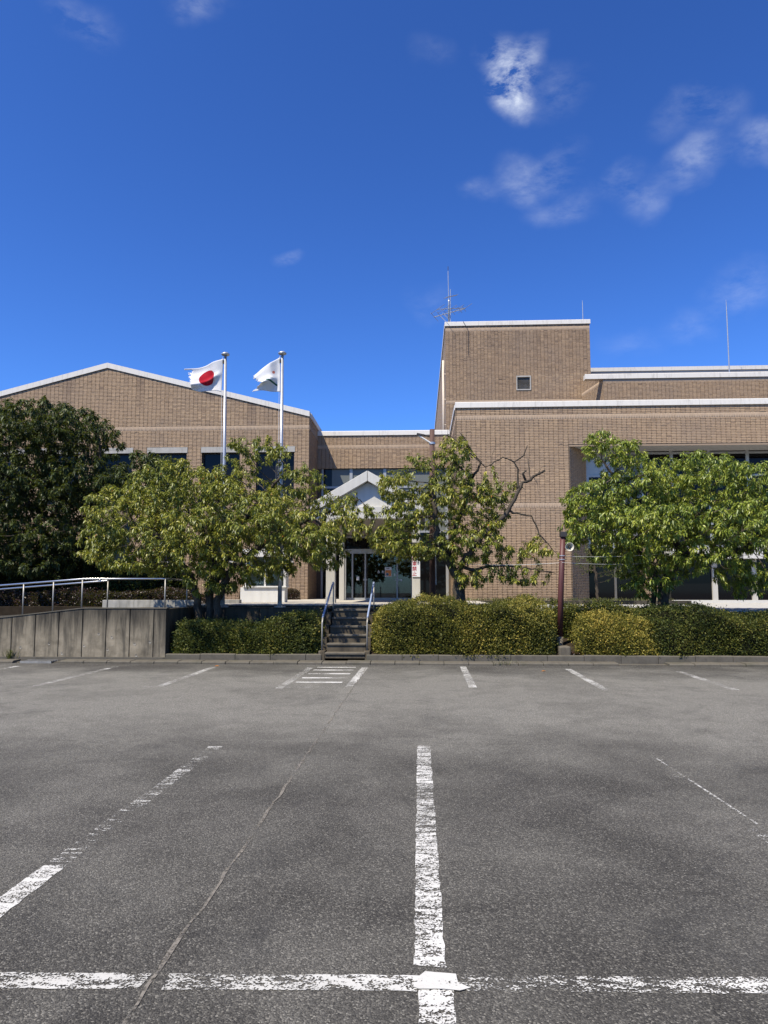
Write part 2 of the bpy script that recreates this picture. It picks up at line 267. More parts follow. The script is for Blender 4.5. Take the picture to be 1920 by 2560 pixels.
# ------------------------------------------------------------------ geometry helpers
def wloc(p):
    v = Vector((0, 0, 0))
    while p is not None: v += p.location; p = p.parent
    return v
def link(name, mesh, parent=None, smooth=False):
    o = bpy.data.objects.new(name, mesh); col.objects.link(o)
    if parent is not None: o.parent = parent
    if smooth: mesh.polygons.foreach_set('use_smooth', [True]*len(mesh.polygons))
    return o
def thing(name, label, cat, loc=(0,0,0), group=None):
    o = bpy.data.objects.new(name, None); col.objects.link(o); o.location = loc; o.empty_display_size = .2
    o['label'] = label; o['category'] = cat
    if group: o['group'] = group
    return o
def tag(o, label=None, cat=None, group=None, kind=None):
    if label: o['label'] = label
    if cat: o['category'] = cat
    if group: o['group'] = group
    if kind: o['kind'] = kind
    return o
class MB:
    def __init__(s): s.v = []; s.f = []
    def add(s, vs, fs):
        k = len(s.v); s.v += [tuple(q) for q in vs]; s.f += [tuple(i+k for i in f) for f in fs]; return s
    def box(s, x0, x1, y0, y1, z0, z1):
        return s.add([(x0,y0,z0),(x1,y0,z0),(x1,y1,z0),(x0,y1,z0),(x0,y0,z1),(x1,y0,z1),(x1,y1,z1),(x0,y1,z1)],
                     [(0,3,2,1),(4,5,6,7),(0,1,5,4),(1,2,6,5),(2,3,7,6),(3,0,4,7)])
    def quad(s, a, b, c, d): return s.add([a,b,c,d], [(0,1,2,3)])
    def prism(s, poly, y0, y1):          # polygon in x,z, counter-clockwise seen from the front, extruded along y
        n = len(poly); vs = [(x,y0,z) for x,z in poly] + [(x,y1,z) for x,z in poly]
        fs = [tuple(range(n)), tuple(reversed(range(n, 2*n)))] + [(i, i+n, (i+1)%n+n, (i+1)%n) for i in range(n)]
        return s.add(vs, fs)
    def prismx(s, poly, x0, x1):         # polygon in y,z extruded along x
        n = len(poly); vs = [(x0,y,z) for y,z in poly] + [(x1,y,z) for y,z in poly]
        return s.add(vs, [tuple(reversed(range(n))), tuple(range(n, 2*n))] + [(i, (i+1)%n, (i+1)%n+n, i+n) for i in range(n)])
    def tube(s, pts, rad, sides=10, caps=True):
        pts = [Vector(p) for p in pts]; n = len(pts)
        if isinstance(rad, (int, float)): rad = [rad]*n
        k = len(s.v); prev = None
        for i, p in enumerate(pts):
            d = (pts[min(i+1, n-1)] - pts[max(i-1, 0)]).normalized()
            if prev is None: u = d.orthogonal().normalized()
            else: u = (prev - d*prev.dot(d)).normalized()
            prev = u; w = d.cross(u)
            for j in range(sides):
                t = 2*math.pi*j/sides; s.v.append(tuple(p + (u*math.cos(t) + w*math.sin(t))*rad[i]))
        for i in range(n-1):
            for j in range(sides):
                a_, b_ = k+i*sides+j, k+i*sides+(j+1)%sides; s.f.append((a_, b_, b_+sides, a_+sides))
        if caps:
            s.f.append(tuple(k+j for j in reversed(range(sides)))); s.f.append(tuple(k+(n-1)*sides+j for j in range(sides)))
        return s
    def lathe(s, prof, o=(0,0,0), axis='z', sides=20):
        k = len(s.v); n = len(prof)
        for r_, h in prof:
            for j in range(sides):
                t = 2*math.pi*j/sides; c, q = r_*math.cos(t), r_*math.sin(t)
                s.v.append({'z': (o[0]+c, o[1]+q, o[2]+h), 'y': (o[0]+c, o[1]+h, o[2]+q)}[axis])
        for i in range(n-1):
            for j in range(sides):
                a_, b_ = k+i*sides+j, k+i*sides+(j+1)%sides; s.f.append((a_, b_, b_+sides, a_+sides))
        return s
    def build(s, name, mat, parent=None, smooth=False, bevel=0., label=None):
        off = wloc(parent) if parent is not None else Vector((0,0,0))
        me = bpy.data.meshes.new(name); me.from_pydata([(x-off.x, y-off.y, z-off.z) for x,y,z in s.v], [], s.f)
        me.materials.append(M[mat] if isinstance(mat, str) else mat)
        o = link(name, me, parent, smooth)
        if bevel:
            b = o.modifiers.new('bevel', 'BEVEL'); b.width = bevel; b.segments = 2; b.limit_method = 'ANGLE'
        if label: o['label'] = label
        return o
def np_mesh(name, verts, quads, mat, parent=None, tint=None, tris=None, smooth=False):
    off = np.array(wloc(parent)) if parent is not None else 0
    verts = np.asarray(verts, np.float32) - off
    me = bpy.data.meshes.new(name); me.vertices.add(len(verts)); me.vertices.foreach_set('co', verts.astype(np.float32).ravel())
    loops = []; starts = []; tot = []
    if quads is not None and len(quads): loops.append(np.asarray(quads).ravel()); tot += [np.full(len(quads), 4)]
    if tris is not None and len(tris): loops.append(np.asarray(tris).ravel()); tot += [np.full(len(tris), 3)]
    loops = np.concatenate(loops); tot = np.concatenate(tot); starts = np.concatenate([[0], np.cumsum(tot)[:-1]])
    me.loops.add(len(loops)); me.loops.foreach_set('vertex_index', loops.astype(np.int32))
    me.polygons.add(len(tot)); me.polygons.foreach_set('loop_start', starts.astype(np.int32))
    me.update(calc_edges=True); me.validate()
    if tint is not None:
        at = me.attributes.new('tint', 'FLOAT', 'POINT'); at.data.foreach_set('value', np.asarray(tint, np.float32))
    me.materials.append(M[mat])
    return link(name, me, parent, smooth)

# ------------------------------------------------------------------ ground and markings
g = MB(); xs = [-400,-60,-14,14,60,400]; ys = [-400,-40,-6,17.98,18.05,60,500]
lot = MB().quad((-600,-600,0),(600,-600,0),(600,900,0),(-600,900,0)).build('parking_lot', 'asphalt'); tag(lot, kind='structure')
def line(pts, mat, name='parking_line', z=.004):
    b = MB(); b.add([(x,y,z) for x,y in pts], [tuple(range(len(pts)))]); return b.build(name, mat, lot)
def strip(x0,y0,x1,y1,w,mat,z=.004,name='parking_line'):
    d = Vector((x1-x0, y1-y0)); ln = d.length; d.normalize(); n = Vector((-d.y, d.x)); m = max(2, int(ln/.07)); q = random.Random(int(x0*977+y0*131)); lo, hi = [], []
    for i in range(m+1):
        p = Vector((x0,y0)) + d*ln*i/m; j = .0 if w < .05 else .006; e = d*q.uniform(-.012,.012) if i in (0,m) else Vector((0,0))
        lo.append(tuple(p - n*(w/2 + q.uniform(-j,j)) + e)); hi.append(tuple(p + n*(w/2 + q.uniform(-j,j)) - e))
    b = MB(); b.add([(x,y,z) for x,y in lo+hi], [(i, i+1, i+1+m+1, i+m+1) for i in range(m)]); return b.build(name, mat, lot)
strip(.07,2.2,.07,3.44,.155,'paint_good'); strip(.045,3.60,.045,8.5,.15,'paint_good')
strip(-6,3.235,-1.275,3.405,.135,'paint_strong'); strip(-1.18,3.41,-.01,3.452,.135,'paint_strong'); strip(.155,3.46,7.,3.70,.135,'paint_worn')
line([(-.035,3.41),(-.01,3.395),(.10,3.40),(.175,3.39),(.225,3.415),(.17,3.46),(.165,3.53),(.02,3.545),(-.01,3.50),(-.03,3.48)], 'paint_fresh', z=.009)
strip(-2.40,2.4,-2.40,4.75,.15,'paint_strong'); strip(-2.40,4.75,-2.40,6.1,.14,'paint_faint'); strip(-2.39,6.1,-2.38,7.3,.14,'paint_worn'); strip(-2.38,7.3,-2.37,8.25,.15,'paint_faint')
strip(-2.45,8.30,-2.29,8.32,.10,'paint_good')
strip(2.52,2.2,2.55,5.6,.14,'paint_ghost'); strip(2.61,5.8,2.55,8.0,.022,'paint_worn', z=.005); strip(2.54,5.6,2.53,8.5,.14,'paint_ghost')
strip(4.95,3.,4.95,8.4,.14,'paint_ghost'); strip(-4.85,2.5,-4.85,8.3,.14,'paint_ghost')
for x, a_, b_, mt in ((-9.7,16.9,13.3,'paint_worn'),(-7.31,16.9,13.2,'paint_worn'),(-4.93,16.95,13.4,'paint_worn'),(-2.61,16.9,13.3,'paint_worn'),(-1.33,17.05,13.5,'paint_good'),(1.0,17.3,13.6,'paint_good'),(3.40,16.9,13.3,'paint_worn'),(5.78,16.5,13.5,'paint_worn'),(8.2,16.6,13.5,'paint_faint')):
    strip(x, b_, x+.04, a_, .15, mt)
strip(3.36,14.4,3.38,16.0,.05,'paint_good', z=.006)
for y in (16.98,16.39,15.66,14.91,14.20): strip(-2.42-.02*(17-y)*.5,y,-1.50-.02*(17-y)*.5,y+.02,.17,'paint_strong',z=.005)
strip(-2.66,13.45,-1.45,13.5,.10,'paint_faint', z=.006); strip(-5.2,13.38,-4.95,13.4,.10,'paint_worn', z=.006)
seam = MB(); rs = random.Random(4); py = 2.2; L_ = []
while py < 16.9: L_.append((-1.245 + rs.uniform(-.012,.012), py)); py += .13
wdt = [.006+.009*rs.random() for _ in L_]
seam.add([(x-w, y, .0045) for (x,y),w in zip(L_,wdt)] + [(x+w, y, .0045) for (x,y),w in zip(L_,wdt)], [(i, i+len(L_), i+1+len(L_), i+1) for i in range(len(L_)-1)])
seam.build('joint_seam', 'seam_sand', lot)
s2 = MB(); py = -9; L_ = []
while py < 12: L_.append((py, 8.62 + .006*py + rs.uniform(-.012,.012))); py += .3
s2.add([(x, y-.004, .0046) for x,y in L_] + [(x, y+.004, .0046) for x,y in L_], [(i, i+1, i+1+len(L_), i+len(L_)) for i in range(len(L_)-1)])
s2.build('joint_seam', 'seam_dark', lot)

# kerbs: gutter apron blocks and planter kerb blocks
apron = MB().box(-40,40,17.75,17.97,-.02,.02).build('gutter_bed','kerb_concrete'); tag(apron, kind='structure')
x = -30.0; rs = random.Random(9)
while x < 30:
    if not (-10.05 < x+.3 < -9.2) and not (4.75 < x+.3 < 5.9) and abs(x) < 16:
        dz = rs.uniform(-.008,.008); dyy = rs.uniform(-.012,.012)
        b = MB().prismx([(17.60+dyy,-.02),(17.97,-.02),(17.97,.075+dz),(17.64+dyy,.068+dz),(17.60+dyy,.045+dz)], x+.006, x+.594).build('kerb_stone','kerb_concrete',apron,bevel=.008)
    x += .6
pk = MB().box(-40,40,18.03,18.10,0,.12).build('planter_kerb','kerb_concrete'); tag(pk, kind='structure')
x = -6.46
while x < 16:
    x1 = x+.9
    if x < -2.47: x1 = min(x1, -2.47)
    if not (-2.5 < x+.1 < -1.33):
        dz = rs.uniform(-.006,.006)
        MB().prismx([(18.0,-.02),(18.15,-.02),(18.15,.215+dz),(18.015,.215+dz),(18.0,.20+dz)], x+.005, x1-.005).build('kerb_stone','kerb_concrete',pk,bevel=.007)
        x = x1
    else: x = -1.33
gr = thing('drain_grating','galvanised steel drain grating set in the gutter below the ramp wall','grating',(-9.62,17.78,.0))
f_ = MB()
for q in ((-10.02,-9.22,17.60,17.63),(-10.02,-9.22,17.93,17.96)): f_.box(*q,.0,.055)
f_.build('frame','steel_grate',gr)
for i in range(26): MB().box(-10.0+i*.03,-9.99+i*.03,17.63,17.93,.02,.05).build('bar','steel_grate',gr)

# planting bed (sloping soil), ground behind
bed = MB(); nx = 60; ny = 8; rs = random.Random(3)
vs = []
for j in range(ny+1):
    for i in range(nx+1):
        xx = -6.45 + i*(26.45/nx); yy = 18.12 + j*(2.28/ny); vs.append((xx, yy, .14 + .62*(j/ny)**.9 + rs.uniform(-.025,.025)))
bed.add(vs, [(j*(nx+1)+i, j*(nx+1)+i+1, (j+1)*(nx+1)+i+1, (j+1)*(nx+1)+i) for j in range(ny) for i in range(nx)])
bedo = bed.build('planting_bed','soil'); tag(bedo, kind='structure')

# retaining wall behind the beds and terrace
rw = thing('retaining_wall','stained dark concrete retaining wall behind the hedge left of the steps','wall',(-4.4,20.4,0))
xq = -6.6
while xq < -2.6:
    x1 = min(xq+1.0, -2.52)
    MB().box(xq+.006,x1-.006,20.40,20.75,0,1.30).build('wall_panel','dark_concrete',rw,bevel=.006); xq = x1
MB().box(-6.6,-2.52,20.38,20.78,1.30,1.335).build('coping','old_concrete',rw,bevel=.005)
rw2 = thing('retaining_wall','concrete retaining wall behind the hedges right of the steps','wall',(8,20.4,0))
xq = -1.28
while xq < 20:
    MB().box(xq+.006,xq+.994,20.40,20.75,0,1.17).build('wall_panel','dark_concrete',rw2); xq += 1.0
MB().box(-1.28,20.7,20.38,20.78,1.17,1.215).build('coping','dark_concrete',rw2,bevel=.005)
ter = MB().box(-6.9,2.4,20.90,42,-.1,1.40).build('terrace','terrace_tile'); tag(ter, kind='structure')
MB().box(-6.9,2.4,20.87,20.90,1.20,1.385).build('slab_edge','old_concrete',ter)
MB().box(-7.0,2.4,20.75,20.87,.0,1.30).build('slab_footing','dark_concrete',ter)
ter2 = MB().box(2.4,30,20.76,33.2,-.1,1.265).build('terrace_right','pale_concrete'); tag(ter2, kind='structure')
lawn = MB().box(1.75,7.6,29.6,31.6,1.26,1.38).build('planting_strip','soil'); tag(lawn, kind='structure')
MB().box(1.6,11.0,29.45,29.6,1.26,1.42).build('kerb_stone','old_concrete',lawn,bevel=.01)
gb = MB().box(-40,-6.9,22.6,42,-.1,1.30).build('garden_soil','soil'); tag(gb, kind='structure')

# ------------------------------------------------------------------ ramp with its wall and rails
ramp = MB().prism([(-30,-.05),(-6.55,-.05),(-6.55,1.30),(-8.7,1.30),(-30,-.02)][::1], 18.32, 22.0).build('ramp','kerb_concrete'); tag(ramp, kind='structure')
MB().box(-6.9,-6.56,22.0,22.6,-.05,1.30).build('landing','kerb_concrete',ramp)
rwl = thing('ramp_wall','weathered grey concrete wall of the access ramp with vertical joints','wall',(-8.7,18.1,0))
def rtop(x): return 1.35 - max(0,(-8.7-x))*.112
for i in range(-8,8):
    xa = -8.69 + i*.624; xb = xa + .624
    if xa > -6.6: break
    if xb > -6.5: xb = -6.49
    if i == 3: xb = -6.49
    MB().prism([(xa+.011,0),(xb-.011,0),(xb-.011,rtop(xb)),(xa+.011,rtop(xa))], 18.10, 18.30).build('wall_panel','old_concrete',rwl,bevel=.006)
    if i == 3: break
MB().prism([(-13.6,-.02),(-6.495,-.02),(-6.495,1.34),(-8.7,1.34),(-13.6,rtop(-13.6)-.01)], 18.135, 18.29).build('joint_filler','dark_concrete',rwl)
for i in range(9):                       # end wall running back
    pass
MB().box(-6.70,-6.49,18.305,20.40,0,1.345).build('return_wall','dark_concrete',rwl,bevel=.006)  # side face turned from the sun, its shade put into darker concrete
MB().prism([(-13.6,rtop(-13.6)+.002),(-8.7,1.352),(-6.48,1.352),(-6.48,1.378),(-8.7,1.378),(-13.6,rtop(-13.6)+.028)], 18.085, 18.32).build('coping','kerb_concrete',rwl)
# tie-hole marks
for (hx, hz) in ((-10.3,.35),(-9.55,.45),(-8.62,.40),(-8.0,.30),(-7.9,.62),(-7.3,.45),(-7.25,.16),(-6.9,.5),(-8.25,.7),(-9.2,.2)):
    MB().lathe([(.03,-.004),(.022,.002),(.010,.012),(.0,.014)], (hx,18.098,hz), 'y', 10).build('tie_hole','lintel_concrete',rwl)
def railtop(x): return 2.12 - max(0,(-8.75-x))*.075
rail = thing('ramp_railing','steel tube handrail along the front of the ramp','railing',(-8.7,18.2,1.3))
MB().tube([(-14,18.2,railtop(-14)),(-8.78,18.2,2.118),(-8.7,18.2,2.12),(-6.62,18.2,2.12),(-6.58,18.23,2.12),(-6.58,19.95,2.12)],.024,12).build('handrail','rail_steel',rail,True)
for xx in (-11.15,-10.35,-9.55,-8.78,-6.58): MB().tube([(xx,18.2,rtop(xx)-.02),(xx,18.2,railtop(xx))],.019,10).build('post','steel_post',rail,True)
MB().tube([(-6.58,19.95,1.3),(-6.58,19.95,2.12)],.019,10).build('post','steel_post',rail,True)
rail2 = thing('ramp_railing','steel tube handrail along the inner side of the ramp, behind the front one','railing',(-9,20,1.3))
MB().tube([(-15,20,railtop(-15)-.02),(-8.95,20,2.10),(-8.88,20,2.10)],.024,12).build('handrail','rail_steel',rail2,True)
for xx in (-8.9,): MB().tube([(xx,20,rtop(xx)-.06),(xx,20,railtop(xx)-.02)],.019,10).build('post','steel_post',rail2,True)
wk = MB().box(-9.95,-6.9,22.0,22.22,1.0,1.525).build('low_wall','whitewash',None,bevel=.008); tag(wk,'low whitewashed concrete kerb wall behind the ramp landing','wall')
wk2 = MB().box(-7.3,-6.0,23.6,23.9,1.2,1.52).build('low_wall','whitewash',None,bevel=.01); tag(wk2,'short whitish kerb wall beside the noticeboard','wall')

# ------------------------------------------------------------------ steps
st = thing('steps','narrow worn stone steps leading up to the terrace','steps',(-1.87,18.0,0))
nst = 6; rise = 1.30/nst; run = .27
for i in range(nst):
    y0 = 18.0 + i*run; z1 = .05 + (i+1)*(1.27/nst); w0 = -2.38+.012*i; w1 = -1.37
    b = MB().box(w0, w1, y0+.03, 20.9 if i == nst-1 else y0+run+.06, 0, z1-.055)
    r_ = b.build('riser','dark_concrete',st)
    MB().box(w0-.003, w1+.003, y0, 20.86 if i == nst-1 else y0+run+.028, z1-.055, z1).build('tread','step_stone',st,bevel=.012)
for sx_ in (-2.50,-1.36):
    for i in range(4):
        y0 = 18.02 + i*.42; MB().box(sx_, sx_+.115, y0, y0+.415, 0, .30+i*.31).build('side_wall','dark_concrete',st,bevel=.012)
for (xx, nm) in ((-2.455,'left'),(-1.30,'right')):
    h_ = thing('step_handrail','bluish coated tube handrail on the %s side of the steps' % nm,'handrail',(xx,18.3,.3))
    MB().tube([(xx-.03,18.24,.22),(xx-.03,18.26,.98),(xx-.025,18.32,1.12)],.021,10).build('post','steel_post',h_,True)
    MB().tube([(xx-.025,18.32,1.12),(xx-.02,18.36,1.17),(xx+.015,20.08,2.02),(xx+.018,20.16,2.05),(xx+.018,20.20,2.02),(xx+.018,20.21,1.95)],.026,12).build('grip','bluegrip',h_,True)
    MB().tube([(xx+.018,20.2,1.2),(xx+.018,20.2,1.97)],.019,10).build('post','steel_post',h_,True)
    MB().box(xx-.11,xx+.05,18.16,18.32,.0,.29).build('footing','step_stone',h_,bevel=.02)

# ------------------------------------------------------------------ brick walls
PW, PH = .2156, .0725
def brick_rects(u0, u1, z0, z1, holes, bands, top=None):
    """rects (u0,u1,z0,z1,is_soldier,col) of a stack-bond wall with soldier bands (each three rows high)"""
    out = []; rows = []; z = z0
    bands = sorted(bands)
    while z < z1 - .02:
        b = [q for q in bands if abs(q - z) < PH/2]
        if b: rows.append((z, 3*PH, True)); z += 3*PH
        else: rows.append((z, PH, False)); z += PH
    for (zr, hgt, sold) in rows:
        w = PH if sold else PW; n = int(math.ceil((u1-u0)/w))
        for c in range(n):
            jv = .0045 if sold else .0068; a0 = u0 + c*w + jv; a1 = min(u0 + (c+1)*w - jv, u1-.002); b0 = zr + .0045; b1 = min(zr + hgt - .0045, z1)
            if a1-a0 < .02: continue
            ok = True
            for (h0, h1, k0, k1) in holes:
                if a1 > h0 and a0 < h1 and b1 > k0 and b0 < k1:
                    if a0 >= h0-.001 and a1 <= h1+.001 and b0 >= k0-.001 and b1 <= k1+.001: ok = False; break
                    opts = []
                    if a0 < h0: opts.append(((h0-a0)*(b1-b0), (a0, h0-.003, b0, b1)))
                    if a1 > h1: opts.append(((a1-h1)*(b1-b0), (h1+.003, a1, b0, b1)))
                    if b0 < k0: opts.append(((a1-a0)*(k0-b0), (a0, a1, b0, k0-.003)))
                    if b1 > k1: opts.append(((a1-a0)*(b1-k1), (a0, a1, k1+.003, b1)))
                    opts.sort(); a0, a1, b0, b1 = opts[-1][1]
                    if a1-a0 < .02 or b1-b0 < .015: ok = False; break
            if not ok: continue
            if top is not None:
                t = min(top(a0), top(a1))
                if b0 > t - .02: continue
                b1 = min(b1, t)
            out.append((a0, a1, b0, b1, sold, c))
    return out
def brick_geo(rects, O, u, n, rough=True, stain=None, seed=0):
    """vertices/quads for the bricks; front face is a 4x3 grid with a broken ridge (split face)"""
    r = np.random.default_rng(seed); K = len(rects)
    A = np.array([q[:4] for q in rects], float)
    O = np.array(O); u = np.array(u); n = np.array(n); up = np.array((0,0,1.))
    us = np.stack([A[:,0], A[:,0]*2/3+A[:,1]/3, A[:,0]/3+A[:,1]*2/3, A[:,1]], 1)     # K,4
    h = A[:,3]-A[:,2]; mid = A[:,2] + h*r.uniform(.3,.7,K)
    zs = np.stack([A[:,2], mid, A[:,3]], 1)
    d = np.zeros((K,3,4)); base = r.uniform(.009,.011,(K,1))
    d[:,0,:] = base + r.uniform(0,.003,(K,4)); d[:,2,:] = base + r.uniform(-.001,.002,(K,4))
    d[:,1,:] = base + (r.uniform(.006,.015,(K,1)) + r.uniform(-.004,.004,(K,4)) if rough else 0.001)
    zz = np.repeat(zs[:,:,None], 4, 2)
    if rough: zz[:,1,:] += r.uniform(-.2,.2,(K,4))*h[:,None]
    P = O + us[:,None,:,None]*u + zz[...,None]*up + d[...,None]*n       # K,3,4,3
    P = P.reshape(K,12,3)
    B = []
    for (ui, zi) in ((0,2),(1,2),(1,3),(0,3)): B.append(O + A[:,ui][:,None]*u + A[:,zi][:,None]*up - .004*n)
    V = np.concatenate([P, np.stack(B,1)], 1).reshape(-1,3)
    q = [(0,1,5,4),(1,2,6,5),(2,3,7,6),(4,5,9,8),(5,6,10,9),(6,7,11,10),(12,13,3,0),(13,14,11,3),(14,15,8,11),(15,12,0,8)]
    flip = np.dot(np.cross(u, up), n) < 0
    q = np.array(q)
    if flip: q = q[:, ::-1]
    Q = (np.arange(K)[:,None,None]*16 + q[None]).reshape(-1,4)
    t = r.normal(.61,.075,K)
    if stain is not None: t -= np.array([stain((q_[0]+q_[1])/2, (q_[2]+q_[3])/2, q_[5]) for q_ in rects])
    dk = r.random(K) < .02; t[dk] -= r.uniform(.10,.24,dk.sum())
    return V, Q, np.repeat(np.clip(t,0,1), 16)
variants = []
def brick_variants():
    for k in range(10):
        V, Q, t = brick_geo([(.0068-PW/2, PW/2-.0068, .0045-PH/2, PH/2-.0045, False, 0)], (0,0,0), (1,0,0), (0,-1,0), True, None, 900+k)
        o = np_mesh('brick', V, Q, 'brick', None, np.clip(t*0 + .38 + .5*k/10, 0, 1)); variants.append(o.data); bpy.data.objects.remove(o)
brick_variants()
def clad(parent, rects, O, u, n, rough=True, stain=None, seed=0, singles=None):
    """the bricks of a wall: those inside `singles` (u0,u1,z0,z1) one object each (at most 300), the rest joined"""
    one = []
    if singles:
        for q in rects:
            if len(one) < 300 and not q[4] and q[0] > singles[0] and q[1] < singles[1] and q[2] > singles[2] and q[3] < singles[3] and abs(q[1]-q[0]-PW+.0136) < .002 and abs(q[3]-q[2]-PH+.009) < .002: one.append(q)
        s_ = set(id(q) for q in one); rects = [q for q in rects if id(q) not in s_]
    nb = [q for q in rects if not q[4]]; sb = [q for q in rects if q[4]]
    if nb:
        V, Q, t = brick_geo(nb, O, u, n, rough, stain, seed); tag(np_mesh('brickwork', V, Q, 'brick', parent, t), kind='stuff')
    if sb:
        V, Q, t = brick_geo(sb, O, u, n, False, None, seed+1); tag(np_mesh('soldier_course', V, Q, 'soldier_brick', parent, t), kind='stuff')
    off = wloc(parent); rr = random.Random(seed)
    for q in one:
        o = bpy.data.objects.new('brick', rr.choice(variants)); col.objects.link(o); o.parent = parent
        p = Vector(O) + Vector(u)*((q[0]+q[1])/2); o.location = (p.x-off.x, p.y-off.y, (q[2]+q[3])/2-off.z)
def backing(mb, u0, u1, z0, z1, holes, P, depth):
    """front sheet with holes and reveals; P(u,z,d) -> point, d into the wall"""
    us = sorted({u0,u1,*[min(max(h[i],u0),u1) for h in holes for i in (0,1)]}); zs = sorted({z0,z1,*[min(max(h[i],z0),z1) for h in holes for i in (2,3)]})
    for i in range(len(us)-1):
        for j in range(len(zs)-1):
            c = ((us[i]+us[i+1])/2, (zs[j]+zs[j+1])/2)
            if any(h[0] < c[0] < h[1] and h[2] < c[1] < h[3] for h in holes): continue
            mb.quad(P(us[i],zs[j],0), P(us[i+1],zs[j],0), P(us[i+1],zs[j+1],0), P(us[i],zs[j+1],0))
    for (a0,a1,b0,b1) in holes:
        mb.quad(P(a0,b0,0),P(a0,b1,0),P(a0,b1,depth),P(a0,b0,depth)); mb.quad(P(a1,b1,0),P(a1,b0,0),P(a1,b0,depth),P(a1,b1,depth))
        mb.quad(P(a0,b1,0),P(a1,b1,0),P(a1,b1,depth),P(a0,b1,depth)); mb.quad(P(a1,b0,0),P(a0,b0,0),P(a0,b0,depth),P(a1,b0,depth))
def window(parent, x0, x1, y, z0, z1, mull=(), trans=(), glass='window_glass', frame='window_frame', fw=.05, fd=.07, name='window'):
    f = MB(); f.box(x0,x0+fw,y,y+fd,z0,z1).box(x1-fw,x1,y,y+fd,z0,z1).box(x0+fw,x1-fw,y,y+fd,z0,z0+fw).box(x0+fw,x1-fw,y,y+fd,z1-fw,z1)
    for m in mull: f.box(m-fw/2,m+fw/2,y+.004,y+fd,z0+fw,z1-fw)
    for t in trans: f.box(x0+fw,x1-fw,y+.008,y+fd-.004,t-fw/2,t+fw/2)
    w = f.build(name, frame, parent)
    MB().box(x0+fw,x1-fw,y+fd*.5,y+fd*.5+.012,z0+fw,z1-fw).build('pane', glass, w)
    return w
def coping_row(parent, xa, xb, y0, y1, z0, z1, seg=3.1, mat='coping_white'):
    x = xa
    while x < xb-.05:
        x1 = min(x+seg, xb); MB().prismx([(y0,z0),(y1,z0),(y1,z1-.02),(y0+.05,z1),(y0+.012,z1-.03)], x+.004, x1-.004).build('coping', mat, parent); x = x1

# ---- gabled wing (left)
GY = 35.2; GR, GL = -5.53, -26.6; GP = (-16.08, 13.33)
gw = thing('gabled_wing','brown brick gabled wing with white coping, behind the flags','building',((GR+GL)/2,GY,1.3))
def gtop(x): return GP[1] - abs(x-GP[0])*.2545
zb = 1.36
b1 = zb + 60*PH; b2 = zb + 119*PH
wins = [(-16.6,-14.62),(-13.82,-11.80),(-11.02,-9.06),(-8.22,-6.28)]
gh = [(a_,c_,6.2,8.82) for a_,c_ in wins] + [(a_,c_,3.3,5.3) for a_,c_ in wins] + [(-19.4,-17.4,6.2,8.82),(-22.2,-20.2,6.2,8.82)]
gl = [(a_-.04,c_+.04,8.82,9.11) for a_,c_ in wins] + [(-19.44,-17.36,8.82,9.11),(-22.24,-20.16,8.82,9.11)]
gwall = MB(); PG = lambda u_,z_,d_: (u_, GY+d_, z_)
backing(gwall, GL, GR, 1.2, 10.6, gh, PG, .42)
gwall.add([(GL,GY,10.6),(GR,GY,10.6),(GR,GY,gtop(GR)),(GP[0],GY,GP[1]),(GL,GY,gtop(GL))], [(0,1,2,3,4)])
gwall.quad((GR,GY,1.2),(GR,60,1.2),(GR,60,gtop(GR)),(GR,GY,gtop(GR))); gwall.quad((GL,60,1.2),(GL,GY,1.2),(GL,GY,gtop(GL)),(GL,60,gtop(GL)))
gwo = gwall.build('wall','mortar',gw)
roof = MB().quad((GR,GY,gtop(GR)-.02),(GR,60,gtop(GR)-.02),(GP[0],60,GP[1]-.02),(GP[0],GY,GP[1]-.02)).quad((GP[0],GY,GP[1]-.02),(GP[0],60,GP[1]-.02),(GL,60,gtop(GL)-.02),(GL,GY,gtop(GL)-.02)).build('roof','roofing',gw)
streaks = {}
rs = random.Random(21)
for c in range(120): streaks[c] = rs.choice([0]*9+[.0,.10,.18]) * (1 if c % 2 else .8)
for c in (56,57,73,74,83,84,38,39,22,23): streaks[c] = .34
def gstain(u_, z_, c): return streaks.get(c,0)*max(0, 1-(gtop(u_)-z_)/2.2) + .10*(z_ < 3)
clad(gwo, brick_rects(GL, GR, zb, 13.4, gh+gl, [b1,b2], gtop), (0,GY,0), (1,0,0), (0,-1,0), True, gstain, 1, (-12.9,-8.9,10.32,11.6))
clad(gwo, brick_rects(GY, 38.1, zb, 10.62, [], [b1,b2]), (GR,0,0), (0,1,0), (1,0,0), True, None, 2)
for (a_,c_,d_,e_) in gh: window(gw, a_, c_, GY+.26, d_, e_, ((a_+c_)/2,), (), frame='dark_frame')
for (a_,c_,d_,e_) in gl: MB().box(a_+.002,c_-.002,GY-.035,GY+.40,d_+.002,e_).build('lintel','lintel_concrete',gw,bevel=.006)
for a_,c_ in wins: MB().box(a_-.03,c_+.03,GY-.06,GY+.25,3.22,3.30).build('sill','lintel_concrete',gw)
n_seg = 5
for sd in (1,-1):
    xe = GR+.02 if sd > 0 else GL-.02
    for k in range(n_seg):
        xa = GP[0] + (xe-GP[0])*k/n_seg; xb = GP[0] + (xe-GP[0])*(k+1)/n_seg; xa, xb = min(xa,xb), max(xa,xb)
        MB().prism([(xa+.003,gtop(xa)-.01),(xb-.003,gtop(xb)-.01),(xb-.003,gtop(xb)+.26),(xa+.003,gtop(xa)+.26)], GY-.07, GY+.35).build('coping','coping_white',gw)
MB().box(GR-.30,GR+.06,GY+.352,60,10.62,10.88).build('coping','coping_white',gw)
MB().box(GR+.002,GR+.035,GY+.02,38.1,b2-.02+.0,b2+3*PH).build('side_band','soldier_brick',gw)

